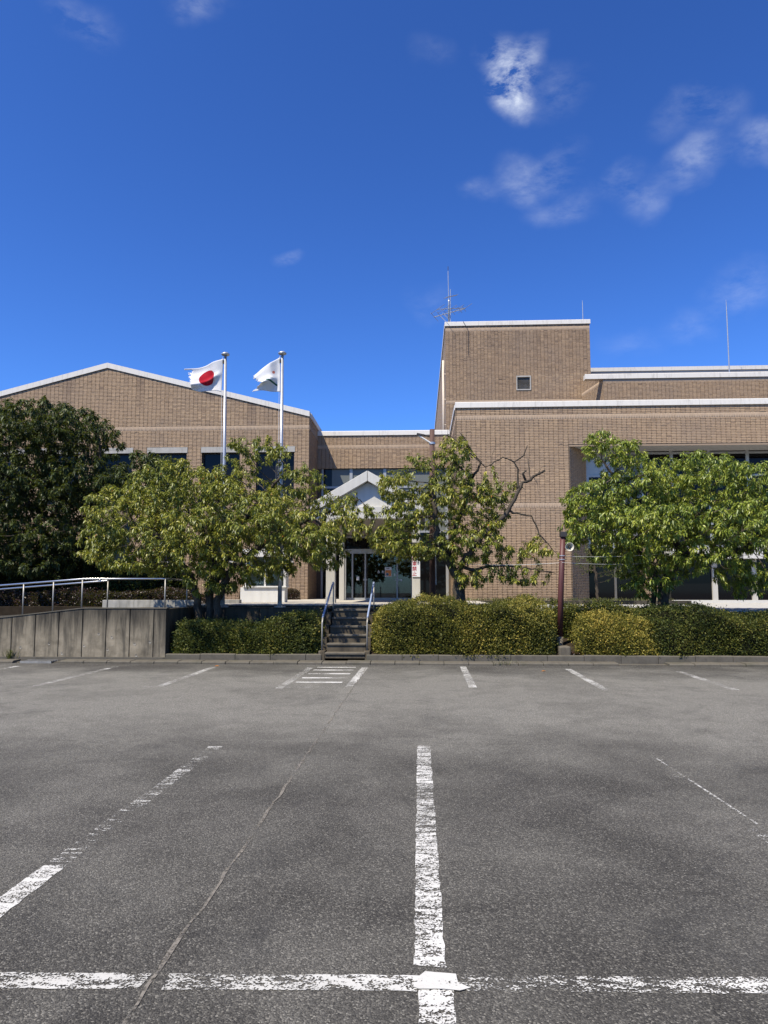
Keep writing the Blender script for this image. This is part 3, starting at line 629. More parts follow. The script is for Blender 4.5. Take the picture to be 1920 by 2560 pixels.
# ---- link with the entrance (middle)
LY = 38.1
lk = thing('entrance_wing','low brown brick link between the two wings with a window strip','building',(-1.9,LY,1.3))
lw = MB(); lh = [(-5.3,1.58,1.45,8.45)]
backing(lw, GR, 1.7, 1.2, 10.4, lh, lambda u_,z_,d_: (u_,LY+d_,z_), .3); lw.box(GR,1.7,LY+.9,52,1.2,10.3)
lwo = lw.build('wall','mortar',lk)
clad(lwo, brick_rects(GR+.005, 1.70, 8.45, 10.27, [], [8.45+15*PH]), (0,LY,0), (1,0,0), (0,-1,0), True, None, 5, (-4.2,1.6,8.55,9.5))
coping_row(lk, GR, 1.66, LY-.07, LY+.35, 10.27, 10.53, 3.4)
fr = MB()
for m in (-5.27,-3.68,-1.84,1.52): fr.box(m-.08,m+.08,LY+.10,LY+.24,1.45,8.45)
for m in (-.16,): fr.box(m-.05,m+.05,LY+.10,LY+.24,1.45,7.38)
for zz in (7.44,5.0): fr.box(-5.3,1.58,LY+.11,LY+.23,zz-.055,zz+.055)
fro = fr.build('window','window_frame',lk)
MB().box(-4.73,-3.76,LY+.16,LY+.18,7.5,8.45).build('pane','grey_green_glass',fro); MB().box(-3.60,-1.92,LY+.16,LY+.18,7.5,8.45).build('pane','grey_green_glass',fro); MB().box(-1.76,1.44,LY+.16,LY+.18,7.5,8.45).build('pane','grey_green_glass',fro)
MB().box(-5.19,-4.74,LY+.16,LY+.18,7.5,8.45).build('pane','window_glass',fro)  # dark pane stands in for the shaded gable wall mirrored in the glass
MB().box(-4.5,1.44,LY+.16,LY+.18,5.06,7.38).build('pane','grey_green_glass',fro); MB().box(-5.19,-4.51,LY+.16,LY+.18,5.06,7.38).build('pane','window_glass',fro); MB().box(-5.19,1.44,LY+.16,LY+.18,1.45,4.94).build('pane','window_glass',fro)  # dark left part carries the same painted reflection of the gable wall

# ---- right wing
RY = 31.6; RX = 1.70; RE = 24.0
rwg = thing('right_wing','large brown brick wing with a deep glazed recess, behind the right tree','building',(12,RY,1.3))
zr = 1.36; rb1 = zr+57*PH; rb2 = zr+112*PH; RT = 10.04
rh = [(6.70,21.0,1.2,8.30)]
rwm = MB(); backing(rwm, RX, RE, 1.2, RT+.2, rh, lambda u_,z_,d_: (u_,RY+d_,z_), .02)
rwm.quad((RX,42.0,1.2),(RX,RY,1.2),(RX,RY,RT+.2),(RX,42.0,RT+.2)); rwm.quad((RX,RY,RT+.1),(RE,RY,RT+.1),(RE,42.9,RT+.1),(RX,42.9,RT+.1))
rwo = rwm.build('wall','mortar',rwg)
rst = {c: (rs.choice([0,0,0,.1,.16]) if c % 2 else 0) for c in range(140)}
clad(rwo, brick_rects(RX+.02, RE, zr, RT, rh, [rb1,rb2]), (0,RY,0), (1,0,0), (0,-1,0), True, lambda u_,z_,c: rst[c]*max(0,1-(RT-z_)/3) + (.12 if z_ < 1.7 else 0), 7, (2.2,6.6,6.5,8.9))
clad(rwo, brick_rects(RY+.02, 38.1, zr, RT, [], [rb1,rb2]), (RX,0,0), (0,1,0), (-1,0,0), True, None, 8)
coping_row(rwg, RX-.04, RE, RY-.07, RY+.35, RT, RT+.265, 3.6)
MB().prism([(RX-.06,RT),(RX+.28,RT),(RX+.28,RT+.262),(RX-.02,RT+.262),(RX-.06,RT+.22)], RY+.352, 42.0).build('coping','coping_white',rwg)
# recess: splayed jamb, soffit, back wall
BY = 33.2; S0, S1 = Vector((6.70,RY,0)), Vector((7.80,BY,0)); sd = (S1-S0).normalized(); sl_ = (S1-S0).length; sn = Vector((sd.y,-sd.x,0))
jm = MB().quad((S0.x,S0.y,1.2),(S1.x,S1.y,1.2),(S1.x,S1.y,8.30),(S0.x,S0.y,8.30)).build('splayed_jamb','mortar',rwg)
clad(jm, brick_rects(0, sl_, zr, 8.29, [], [rb1]), tuple(S0), tuple(sd), tuple(sn), True, None, 9)
MB().box(6.70,21.0,RY+.02,BY+.6,8.30,8.42).build('soffit','soffit',rwg)
MB().box(6.70,21.0,RY-.012,RY+.02,8.225,8.297).build('head_course','soldier_brick',rwg)
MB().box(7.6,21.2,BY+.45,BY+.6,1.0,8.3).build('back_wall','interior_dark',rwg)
gz = MB(); 
for m in (7.85,9.02,10.38,11.73,13.44,15.18,16.95,18.7,20.4): gz.box(m-.075,m+.075,BY,BY+.14,3.78,8.30)
for zz in (8.20,7.14,3.86): gz.box(7.8,21.0,BY+.01,BY+.12,zz-.05,zz+.05)
gzo = gz.build('upper_glazing','window_frame',rwg)
ms = [7.85,9.02,10.38,11.73,13.44,15.18,16.95,18.7,20.4]
for i in range(8):
    if i == 1:
        MB().box(ms[i]+.076,ms[i+1]-.076,BY+.05,BY+.07,3.9,8.15).build('panel','bronze_frame',gzo); continue
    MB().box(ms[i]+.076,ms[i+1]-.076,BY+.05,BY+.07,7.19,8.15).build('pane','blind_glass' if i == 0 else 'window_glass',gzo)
    MB().box(ms[i]+.076,ms[i+1]-.076,BY+.05,BY+.07,3.91,7.09).build('pane','window_glass',gzo)
MB().box(11.3,21.0,BY-.55,BY+.2,3.26,3.75).build('spandrel','porch_panel',rwg,bevel=.01)
lgo = MB().box(11.4,19.0,BY+.004,BY+.1,3.16,3.262).build('lower_glazing','porch_column',rwg)
for m in (13.44,15.20,16.95,18.7): MB().box(m-.11,m+.11,BY-.12,BY+.1,1.26,3.26).build('mullion','porch_column',lgo)
for a_,c_ in ((11.5,13.33),(13.55,15.09),(15.31,16.84),(17.06,18.59)): MB().box(a_,c_,BY,BY+.02,1.30,3.26).build('pane','window_glass',lgo)
MB().box(7.8,10.0,BY,BY+.02,1.30,3.78).build('pane','window_glass',lgo)
MB().box(8.95,9.05,BY-.05,BY+.06,1.26,3.78).build('mullion','bronze_frame',lgo)
MB().box(11.5,19.0,BY-.2,BY-.02,1.26,1.40).build('sill','porch_panel',rwg)
pl = MB().box(10.16,10.74,32.72,33.3,1.26,3.8).build('pillar','mortar',rwg)
clad(pl, brick_rects(10.16,10.74,1.3,3.8,[],[]), (0,32.72,0),(1,0,0),(0,-1,0),True,None,10)
MB().box(18.9,20.0,RY+.4,BY,1.26,8.3).build('pillar','far_brick',rwg)

# ---- stair tower behind
TY = 42.9; TX0, TX1 = 1.70, 10.52; TT = 18.16
tw = thing('brick_tower','tall brown brick tower block with a louvred vent and roof antenna','building',(6,TY,10))
twm = MB(); tz = 13.4-49*PH; th = [(6.05,6.84,14.09,14.90)]
backing(twm, TX0, TX1, 9.0, TT+.1, th, lambda u_,z_,d_: (u_,TY+d_,z_), .3)
two = twm.build('wall','mortar',tw)
ts = {c: (rs.choice([0,.05,.12,.2])) for c in range(0,60)}
tb1 = 13.25; tb2 = tb1+ (3+60)*PH - 0.0
clad(two, brick_rects(TX0, TX1, tb1-45*PH, TT, th, [tb1, tb1+63*PH]), (0,TY,0),(1,0,0),(0,-1,0),True,lambda u_,z_,c: .12+ts[c]*max(.3,1-(TT-z_)/4), 12, (6.9,10.4,13.6,16.6))
MB().box(TX0,TX0+.3,TY+.005,72,9.0,TT+.1).build('side_wall','far_brick',tw); MB().box(TX1-.3,TX1,TY+.005,72,9.0,TT+.1).build('side_wall','far_brick',tw)
MB().box(TX0+.3,TX1-.3,TY+.31,72,9.0,TT-.2).build('core','roofing',tw)
coping_row(tw, TX0-.05, TX1+.05, TY-.07, TY+.35, TT, TT+.28, 2.1)
MB().box(TX0-.06,TX0+.28,TY+.352,72,TT,TT+.275).build('coping','coping_white',tw); MB().box(TX1-.28,TX1+.06,TY+.352,72,TT,TT+.275).build('coping','coping_white',tw)
v_ = MB().box(6.0,6.06,TY-.05,TY+.2,14.04,14.95).box(6.83,6.89,TY-.05,TY+.2,14.04,14.95).box(6.06,6.83,TY-.05,TY+.2,14.04,14.11).box(6.06,6.83,TY-.05,TY+.2,14.86,14.95).build('vent','lintel_concrete',tw)
for i in range(10): MB().prismx([(TY+.02,14.13+i*.073),(TY+.12,14.17+i*.073),(TY+.12,14.18+i*.073),(TY+.02,14.14+i*.073)],6.06,6.83).build('louvre','louvre',v_)
MB().box(6.06,6.83,TY+.2,TY+.22,14.1,14.87).build('backing','dark_frame',v_)
MB().tube([(TX0-.14,TY+.35,9.5),(TX0-.14,TY+.35,16.1)],.075,10).build('downpipe','pipe_cream',tw,True)
for zz in (12,13.6,15.2): MB().box(TX0-.16,TX0+.01,TY+.30,TY+.40,zz,zz+.06).build('bracket','pipe_cream',tw)
MB().tube([(2.78,TY-.10,18.44),(3.05,TY-.10,17.98),(3.10,TY-.04,17.85),(3.10,TY-.035,16.3)],.012,6).build('cable','dark_frame',tw)

# ---- rear upper block on the right
UY = 40.0; UT = 13.80
ub = thing('upper_block','long upper brick storey set back above the right wing','building',(18,UY,10))
um = MB(); um.box(10.5,30,UY,70,9.5,UT+.05); um.prism([(0,0)]*0 or [(10.5,9.5),(10.52,9.5),(10.52,UT),(10.5,UT)], UY+.01, UY+.02)
umo = um.build('wall','mortar',ub)
clad(umo, brick_rects(10.5, 26, UT-3*PH-46*PH, UT, [], [UT-3*PH]), (0,UY,0),(1,0,0),(0,-1,0),True,lambda u_,z_,c: .08, 14)
u0_, u1_ = Vector((9.95,42.88,0)), Vector((10.5,UY,0)); ud = (u1_-u0_).normalized(); un = Vector((ud.y,-ud.x,0))
def utop(d): return 14.78 - .86*d/(u1_-u0_).length
spl = MB().add([(9.95,42.88,9.5),(10.5,UY,9.5),(10.5,UY,13.92),(9.95,42.88,14.78),(10.8,42.88,9.5),(10.8,42.88,13.9)], [(0,1,2,3),(3,2,5)]).build('splayed_wall','mortar',ub)
clad(spl, brick_rects(0,(u1_-u0_).length, UT-3*PH-46*PH, 14.8, [], [UT-3*PH], utop), tuple(u0_), tuple(ud), tuple(un), True, None, 15)
coping_row(ub, 9.47, 28, UY-.08, UY+.35, UT, UT+.29, 4.0)
rb_ = thing('rear_parapet','flat pinkish parapet strip with white edge beyond the upper block','building',(20,48,12))
MB().box(10.8,34,48,70,10,16.72).build('wall','pipe_cream',rb_); MB().box(10.75,34,47.93,48.3,16.72,16.98).build('coping','coping_white',rb_)

# ------------------------------------------------------------------ porch
PY = 24.5
po = thing('entrance_porch','pale grey gabled entrance porch on square columns over the glass doors','porch',(-1.6,PY,1.4))
cx_ = -1.78; pk_ = 5.98; sl2 = .575
def proof(x): return pk_ - abs(x-cx_)*sl2
for sg in (-1,1):
    xe = cx_ + sg*1.98
    p = [(cx_+sg*.008,pk_),(xe,proof(xe)),(xe,proof(xe)-.36),(cx_+sg*.008,pk_-.36)]
    if sg > 0: p = p[::-1]
    MB().prism(p, PY-.12, PY+.10).build('bargeboard','porch_panel',po,bevel=.008)
    p2 = [(cx_,pk_-.05),(xe+sg*.05,proof(xe+sg*.05)-.05),(xe+sg*.05,proof(xe+sg*.05)-.20),(cx_,pk_-.20)]
    if sg > 0: p2 = p2[::-1]
    MB().prism(p2, PY+.10, 32.7).build('roof_slope','roofing',po)
MB().prism([(cx_-1.75,4.74),(cx_+1.75,4.74),(cx_+1.75,4.765),(cx_,5.60),(cx_-1.75,4.765)], PY+.14, PY+.2).build('gable_panel','porch_panel',po)
MB().box(-3.62,.06,PY+.02,PY+.3,4.32,4.735).build('beam','porch_panel',po,bevel=.006)
MB().box(-3.62,-3.34,PY+.3,32.5,4.32,4.735).build('beam','porch_panel',po); MB().box(-.22,.06,PY+.3,32.5,4.32,4.735).build('beam','porch_panel',po)
for i in range(34): MB().box(-3.34,-.22,PY+.32+i*.24,PY+.535+i*.24,4.36,4.385).build('soffit_slat','porch_soffit',po)
MB().box(-3.34,-.22,PY+.30,32.5,4.40,4.43).build('soffit_backing','dark_frame',po)
for xx, yy, w in ((-3.22,PY+.03,.31),(-.24,PY+.03,.28)):
    c_ = MB().box(xx,xx+w,yy,yy+w,1.40,4.32).build('column','porch_column',po,bevel=.012); MB().box(xx-.012,xx+w+.012,yy-.012,yy+w+.012,1.40,1.60).build('base','lintel_concrete',c_)
for xx in (-3.60,-.32): MB().box(xx,xx+.22,32.0,32.22,1.40,4.32).build('column','porch_column',po,bevel=.01)
MB().box(-3.05,-2.5,28.2,28.5,4.335,4.36).build('ceiling_light','whiteplastic',po); MB().box(-1.0,-.5,28.2,28.5,4.335,4.36).build('ceiling_light','whiteplastic',po)

# entrance doors (glass vestibule)
DY = 32.5
dr = thing('entrance_doors','dark glazed automatic entrance doors under the porch','door',(-1.85,DY,1.4))
e_ = MB()
for xx in (-3.37,-3.05,-2.46,-1.0,-.33): e_.box(xx-.035,xx+.035,DY,DY+.10,1.42,3.52)
e_.box(-3.40,-.30,DY-.02,DY+.12,3.52,3.73); e_.box(-3.40,-.30,DY+.004,DY+.11,1.40,1.50); e_.box(-3.4,-.3,DY,DY+.1,4.24,4.32)
dfo = e_.build('frame','window_frame',dr)
for a_,c_ in ((-3.335,-3.085),(-3.015,-2.495),(-2.425,-1.035),(-.965,-.365)): 
    d_ = MB().box(a_,c_,DY+.04,DY+.052,1.50,3.52).build('glass_door','clear_glass',dr)
MB().box(-3.4,-.3,DY+.05,DY+.062,3.73,4.24).build('transom_pane','window_glass',dr)
for xx, zz in ((-1.85,2.70),(-1.66,2.70)):
    MB().add([(xx-.05,DY+.036,zz-.02),(xx+.05,DY+.036,zz-.02),(xx,DY+.036,zz+.06)],[(0,1,2)]).add([(xx-.05,DY+.036,zz-.07),(xx+.05,DY+.036,zz-.07),(xx+.05,DY+.036,zz-.045),(xx-.05,DY+.036,zz-.045)],[(0,1,2,3)]).build('sticker','paper',dr)
for xx in (-2.52,-2.40,-1.09,-.92): MB().box(xx-.02,xx+.02,DY+.028,DY+.040,2.28,2.37).build('lock_plate','galvanised',dr)
MB().box(-2.86,-2.74,DY+.03,DY+.038,2.30,2.47).build('notice','paper',dr); MB().box(-.85,-.78,DY+.03,DY+.038,2.25,2.35).build('notice','paper',dr); MB().box(-1.02-.13,-1.02-.08,DY+.03,DY+.038,2.5,2.62).build('notice','paper',dr)
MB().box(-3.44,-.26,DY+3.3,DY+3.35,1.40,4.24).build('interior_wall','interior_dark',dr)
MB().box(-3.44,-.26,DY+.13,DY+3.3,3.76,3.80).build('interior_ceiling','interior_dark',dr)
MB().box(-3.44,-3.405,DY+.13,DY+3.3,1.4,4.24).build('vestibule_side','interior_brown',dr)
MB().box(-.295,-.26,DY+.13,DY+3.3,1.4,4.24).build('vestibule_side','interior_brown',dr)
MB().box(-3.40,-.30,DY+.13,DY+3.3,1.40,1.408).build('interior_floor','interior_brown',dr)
MB().box(-3.0,-2.6,DY+.9,DY+1.2,1.4,2.2).build('counter','interior_brown',dr); MB().box(-2.2,-1.2,DY+1.6,DY+2.0,1.4,2.1).build('counter','interior_brown',dr)
MB().box(-1.50,-1.04,DY+.6,DY+.62,3.14,3.26).build('hanging_sign','paper',dr); MB().box(-.93,-.40,DY+.6,DY+.62,3.14,3.30).build('hanging_sign','paper',dr)
ps = thing('poster','white poster with an orange picture stuck on the glass door','poster',(-1.40,DY,2.5))
MB().box(-1.56,-1.25,DY+.018,DY+.024,2.46,2.90).build('sheet','paper',ps); MB().box(-1.54,-1.27,DY+.010,DY+.017,2.49,2.76).build('picture','poster_orange',ps)
MB().lathe([(.0,0),(.062,0)],(-1.45,DY+.006,2.57),'y',20).build('round_motif','poster_blue',ps); MB().lathe([(.062,0),(.074,0)],(-1.45,DY+.005,2.57),'y',20).build('ring','paper',ps)
for i in range(3): MB().box(-1.49+i*.05,-1.455+i*.05,DY+.010,DY+.016,2.825,2.86).build('print_mark','sign_black',ps)
# no-parking notice on the right front column
sg_ = thing('no_parking_sign','white vertical no-parking sign with red characters on the right porch column','sign',(-.1,PY,2.3))
MB().box(-.235,.035,PY-.002,PY+.018,2.29,3.16).build('board','sign_white',sg_,bevel=.003)
def text_part(txt, x, y, z, size, mat, parent, name='character'):
    cu = bpy.data.curves.new('txt','FONT'); cu.body = txt; cu.size = size; cu.align_x = 'CENTER'; cu.align_y = 'CENTER'; cu.extrude = .001; cu.offset = .0022
    o = bpy.data.objects.new('txt', cu); col.objects.link(o); o.rotation_euler = (R(90),0,0); o.location = (x,y,z)
    bpy.context.view_layer.update(); dg = bpy.context.evaluated_depsgraph_get(); me = bpy.data.meshes.new_from_object(o.evaluated_get(dg))
    mw = o.matrix_world.copy(); bpy.data.objects.remove(o); me.transform(mw); off = wloc(parent)
    me.transform(__import__('mathutils').Matrix.Translation(-off)); me.materials.clear(); me.materials.append(M[mat]); me.name = name
    return link(name, me, parent)
for ch, zz in (('駐',2.90),('車',2.735),('禁',2.56),('止',2.385)): text_part(ch, -.155, PY-.004, zz, .165, 'sign_red', sg_)
for ch, zz in (('に',2.97),('つ',2.86),('き',2.75)): text_part(ch, -.025, PY-.004, zz, .105, 'sign_black', sg_)

# ------------------------------------------------------------------ noticeboard
nb_ = thing('noticeboard','white glazed outdoor noticeboard cabinet on a pale base, behind the second flagpole','noticeboard',(-5.55,25.2,1.4))
MB().box(-6.38,-4.78,25.2,25.75,1.40,1.93).build('base','noticeboard_white',nb_,bevel=.01)
MB().box(-6.28,-4.72,25.14,25.8,1.93,1.985).build('ledge','noticeboard_white',nb_,bevel=.008)
MB().box(-6.2,-4.80,25.55,25.75,1.985,3.02).build('cabinet','board_interior',nb_)
for q in ((-6.25,-6.17,25.2,25.75),(-4.83,-4.75,25.2,25.75),(-5.53,-5.47,25.22,25.26)): MB().box(*q,1.985,3.02).build('frame','noticeboard_white',nb_)
MB().box(-6.32,-4.68,25.1,25.82,3.02,3.30).build('roof','noticeboard_white',nb_,bevel=.01)
for a_,c_ in ((-6.17,-5.53),(-5.47,-4.83)): MB().box(a_,c_,25.235,25.243,1.99,3.02).build('pane','clear_glass',nb_)
for (x0,x1,z0,z1) in ((-6.1,-5.9,2.3,2.75),(-5.85,-5.62,2.35,2.7),(-5.4,-5.2,2.25,2.6),(-5.15,-4.95,2.3,2.75)): MB().box(x0,x1,25.54,25.547,z0,z1).build('notice','paper',nb_)

# ------------------------------------------------------------------ flagpoles and flags
def flagpole(xb, xt, label):
    t = thing('flagpole', label, 'flagpole', (xb,20.6,1.33))
    MB().tube([(xb,20.6,1.30),(xb,20.6,2.2),(xb+(xt-xb)*.5,20.6,5.2),(xt,20.6,8.9)],[.062,.060,.052,.040],14).build('pole','galvanised',t,True)
    MB().lathe([(0,-.01),(.10,0),(.125,.02),(.12,.05),(.07,.085),(0,.095)],(xt,20.6,8.88),'z',18).build('cap','galvanised',t,True)
    MB().lathe([(.17,0),(.17,.03),(.10,.045),(.065,.06),(.065,.18)],(xb,20.6,1.335),'z',18).build('base_plate','lintel_concrete',t)
    MB().tube([(xt-.075,20.55,8.82),(xt-.072,20.55,7.6),(xb-.085,20.54,2.6)],.006,6).build('halyard','whiteplastic',t)
    MB().box(xt-.09,xt-.03,20.56,20.60,8.62,8.72).build('pulley','dark_metal',t)
    return t
flagpole(-5.73,-5.80,'tall galvanised flagpole flying the flag with the red disc')
flagpole(-4.05,-4.07,'tall galvanised flagpole flying the plain white flag with a green stroke')
def flag_mat(name, kind):
    a = Mat(name); uv = a.N('ShaderNodeUVMap', uv_map='UV'); s = a.N('ShaderNodeSeparateXYZ'); a.L(uv.outputs[0], s.inputs[0]); U, V = s.outputs[0], s.outputs[1]
    def ell(cu, cv, ru, rv):
        p = a.math('POWER', a.math('DIVIDE', a.math('SUBTRACT', U, cu), ru), 2.); q = a.math('POWER', a.math('DIVIDE', a.math('SUBTRACT', V, cv), rv), 2.)
        return a.math('ADD', p, q)
    white = (.82,.825,.84)
    if kind == 'disc':
        m = a.rng(ell(.45,.50,.215,.29), 1.02, .98); c = a.mix(m, white, (.42,.012,.03))
    else:
        y = a.math('SUBTRACT', V, a.math('ADD', .13, a.math('MULTIPLY', U, .50)))
        w = a.math('MULTIPLY', a.rng(a.math('ABSOLUTE', y), .034, .026), a.math('MULTIPLY', a.rng(U, .12, .14), a.rng(U, .70, .68)))
        c = a.mix(w, white, (.01,.12,.075)); d = a.rng(ell(.27,.64,.05,.05), 1.05, .95); c = a.mix(d, c, (.62,.20,.14))
        w2 = a.math('MULTIPLY', a.rng(a.math('ABSOLUTE', a.math('SUBTRACT', y, .13)), .012, .008), a.math('MULTIPLY', a.rng(U, .34, .36), a.rng(U, .5, .48))); c = a.mix(w2, c, (.03,.12,.10))
    n = a.noise(a.coord((1,1,1),'World'), 4, 4); c = a.mix(a.rng(n,.5,.8,0,.12), c, (.5,.5,.48))
    a.base(c, .8, .1, k=.85); tr = a.N('ShaderNodeBsdfTranslucent'); a.L(a.scaled, tr.inputs[0]); mx = a.N('ShaderNodeMixShader'); mx.inputs[0].default_value = .28
    a.L(a.b.outputs[0], mx.inputs[1]); a.L(tr.outputs[0], mx.inputs[2]); a.L(mx.outputs[0], a.out.inputs[0]); M[name] = a.m
flag_mat('flag_disc','disc'); flag_mat('flag_green','green')
def flag(name, f, mat, nu, nv, label, origin, drop):
    vs, uv, fs = [], [], []
    for j in range(nv+1):
        for i in range(nu+1):
            u_, v_2 = i/nu, j/nv; vs.append(f(u_, v_2)); uv.append((u_, v_2))
    for j in range(nv):
        for i in range(nu):
            if drop((i+.5)/nu, (j+.5)/nv): continue
            k = j*(nu+1)+i; fs.append((k+1,k,k+nu+1,k+nu+2))
    o = Vector(origin); me = bpy.data.meshes.new(name); me.from_pydata([(x-o.x,y-o.y,z-o.z) for x,y,z in vs], [], fs)
    l = me.uv_layers.new(name='UV')
    for lp in me.loops: l.data[lp.index].uv = uv[lp.vertex_index]
    me.materials.append(M[mat]); ob = link(name, me, None, True); ob.location = o; tag(ob, label, 'flag')
    sd_ = ob.modifiers.new('thickness','SOLIDIFY'); sd_.thickness = .003
    return ob
def f1(u, v):
    zt = 8.78 - .30*u**.75 - .10*max(0,u-.55); zb_ = 7.74 + .10*u + .06*math.sin(u*7)
    z = zb_ + (zt-zb_)*v; wd = 1.02 + .10*v
    x = -5.90 + .05*v - wd*u + .03*math.sin(v*5)*u
    y = 20.58 + .13*math.sin(u*6.2 - v*2.6 + .4)*min(1,u*3) + .06*math.sin(v*7+u*3)*u
    # diagonal fold from the hoist bottom up across the disc
    t = (v - .10) - (.72*(1-u))*.62; y -= .10*math.exp(-(t/.10)**2)*min(1,u*4)
    return (x, y, z)
rf = random.Random(5); tat = [rf.uniform(-.05,.06) for _ in range(40)]
def drop1(u, v):
    e = .90 + .10*(v > .93) + tat[int(v*39)]*.7
    if .80 < v < .93: e = .82 + tat[int(v*39)]*.4
    if v < .25: e = .84 + tat[int(v*39)]*.5
    return u > e
flag('flag', f1, 'flag_disc', 44, 30, 'torn white flag with a large red disc', (-5.85,20.6,8.2), drop1)
tt = MB(); pts = [(-6.93,20.5,8.46),(-7.02,20.47,8.44),(-7.10,20.49,8.40),(-7.17,20.46,8.32)]
def f2(u, v):
    zt = 8.80 - .54*u**.9; zb_ = 7.72 + .05*math.sin(u*3.1)
    cut = 1 - .36*max(0, 1-abs(v-.42)/.40)
    wd = .86*cut; x = -4.11 - wd*u - .02*v
    y = 20.58 + .10*math.sin(u*5.5 + v*3)*min(1,u*3) - .20*math.exp(-((v-.40)/.14)**2)*u + .05*math.sin(u*9+v*5)*u
    return (x, y, zb_ + (zt-zb_)*v)
flag('flag', f2, 'flag_green', 40, 28, 'white flag with a green stroke, folded by the wind', (-4.1,20.6,8.2), lambda u,v: u > .95 + tat[int(v*39)]*.8)

# ------------------------------------------------------------------ poles
lp = thing('lamp_pole','brown wooden pole with a small lamp arm near its top, behind the middle tree','pole',(.42,22,1.4))
MB().tube([(.42,22,1.2),(.42,22,4),(.43,22,6.86)],[.10,.092,.078],14).build('pole','woodpole',lp,True)
MB().tube([(.43,22,6.62),(.0,21.98,6.72),(-.05,21.98,6.73)],.028,8).build('arm','dark_metal',lp); MB().box(-.06,.18,21.93,22.02,6.66,6.70).build('lamp','dark_metal',lp)
MB().tube([(-.04,21.98,6.70),(.38,21.94,6.42)],.024,8).build('brace','whiteplastic',lp)
MB().lathe([(.094,0),(.094,.07)],(.43,22,6.38),'z',14).build('clamp','galvanised',lp)
MB().tube([(.50,21.9,4.2),(.52,21.9,2.0)],.012,6).build('conduit','whiteplastic',lp)
sp_ = thing('speaker_pole','dark red leaning pole in a concrete footing between the hedges','pole',(3.66,18.9,.25))
MB().tube([(3.655,18.9,.5),(3.72,18.9,2.0),(3.80,18.9,3.28)],[.078,.074,.070],14).build('pole','redpole',sp_,True)
MB().tube([(3.648,18.9,.15),(3.660,18.9,.62)],.084,14).build('sleeve','old_concrete',sp_,True)
MB().box(3.50,3.80,18.22,18.62,.15,.42).build('footing','step_stone',sp_,bevel=.04)
for zz in (2.62,2.72): MB().lathe([(.090,0),(.090,.02)],(3.765,18.9,zz),'z',14).build('band','galvanised',sp_)
MB().box(3.72,3.88,18.80,19.0,3.22,3.36).build('pole_top_box','dark_metal',sp_,bevel=.01)
ls = thing('loudspeaker','cream horn loudspeaker fixed near the top of the red pole','loudspeaker',(3.92,18.7,2.95))
MB().lathe([(.035,.22),(.04,.12),(.065,.06),(.085,.02),(.105,-.015),(.113,-.02),(.104,-.012),(.083,.025),(.06,.065),(.045,.10)],(3.925,18.72,2.95),'y',24).build('horn','speaker_cream',ls,True)
MB().lathe([(.0,-.01),(.018,.0),(.022,.05),(.022,.1)],(3.925,18.72,2.95),'y',14).build('driver','dark_metal',ls,True)
MB().box(3.80,3.92,18.86,18.90,2.93,2.97).build('bracket','galvanised',ls)
def sag(p, q, s, n=14): return [tuple(Vector(p).lerp(Vector(q), i/n) - Vector((0,0,s*4*(i/n)*(1-i/n)))) for i in range(n+1)]
w1 = thing('wire','pale wire from the red pole towards the right tree','wire',(3.8,18.9,2.7)); MB().tube(sag((3.78,18.9,2.72),(7.0,20.3,2.86),.05),.004,5).build('strand','whiteplastic',w1)
w2 = thing('wire','lower pale wire running either side of the red pole','wire',(3.8,18.9,2.5)); MB().tube(sag((1.3,20.2,2.56),(3.77,18.9,2.55),.04)[:-1]+sag((3.77,18.8,2.55),(6.7,20.2,2.6),.05),.004,5).build('strand','whiteplastic',w2)

# ------------------------------------------------------------------ roof antennas
an = thing('tv_antenna','television antenna mast with crossed yagi arrays on the tower roof','antenna',(1.95,43.5,18.4))
MB().tube([(1.95,43.5,18.2),(1.95,43.5,20.0),(1.94,43.5,20.1)],.055,10).build('mast','galvanised',an,True); MB().tube([(1.94,43.5,20.1),(1.92,43.5,22.0)],.022,8).build('whip','galvanised',an); MB().tube([(1.92,43.5,22.05),(1.92,43.5,22.3)],.02,6).build('tip','dark_metal',an)
MB().tube([(2.05,43.4,18.2),(2.05,43.4,20.75)],.020,6).build('second_mast','galvanised',an)
def yagi(c, d, L_, els, rise=0., nm='boom'):
    d = Vector(d).normalized(); p = Vector((-d.y, d.x, 0)); c = Vector(c)
    b = MB().tube([c-d*L_/2+Vector((0,0,-rise/2)), c+d*L_/2+Vector((0,0,rise/2))],.026,6).build(nm,'galvanised',an)
    for i,(t,w) in enumerate(els):
        q = c + d*(t*L_) + Vector((0,0,rise*t)); MB().tube([q-p*w/2, q+p*w/2],.013,5).build('element','steel_post',b)
yagi((1.95,43.3,19.18),(1,-.35,0),2.0,[(-.48,1.5),(-.3,1.3),(-.1,1.1),(.12,1.0),(.35,1.0),(.48,.9)],.25)
yagi((2.1,43.3,19.45),(1,.55,0),2.1,[(-.48,1.7),(-.25,1.5),(0,1.3),(.25,1.3),(.48,1.6)],.45)
yagi((2.1,43.3,20.25),(1,.9,0),.95,[(-.45,.5),(-.3,.4),(-.1,.3),(.05,.3),(.2,.3),(.35,.3),(.48,.3)],.42)
MB().tube([(1.55,43.3,19.18),(1.95,43.5,18.85)],.02,6).build('strut','whiteplastic',an); MB().tube([(1.4,43.3,19.0),(1.9,43.4,18.5)],.012,6).build('strut','whiteplastic',an)
for (x,y,z0,z1,lb) in ((10.3,43.6,18.0,19.95,'thin lightning rod on the right corner of the tower roof'),(20.15,46,14.0,20.8,'tall thin radio mast above the upper block at the right')):
    t = thing('lightning_rod', lb, 'rod', (x,y,z0)); MB().tube([(x,y,z0),(x,y,z0+(z1-z0)*.85),(x-.01,y,z1)],[.045 if x > 15 else .03,.035 if x > 15 else .02,.012],8).build('rod','galvanised',t)

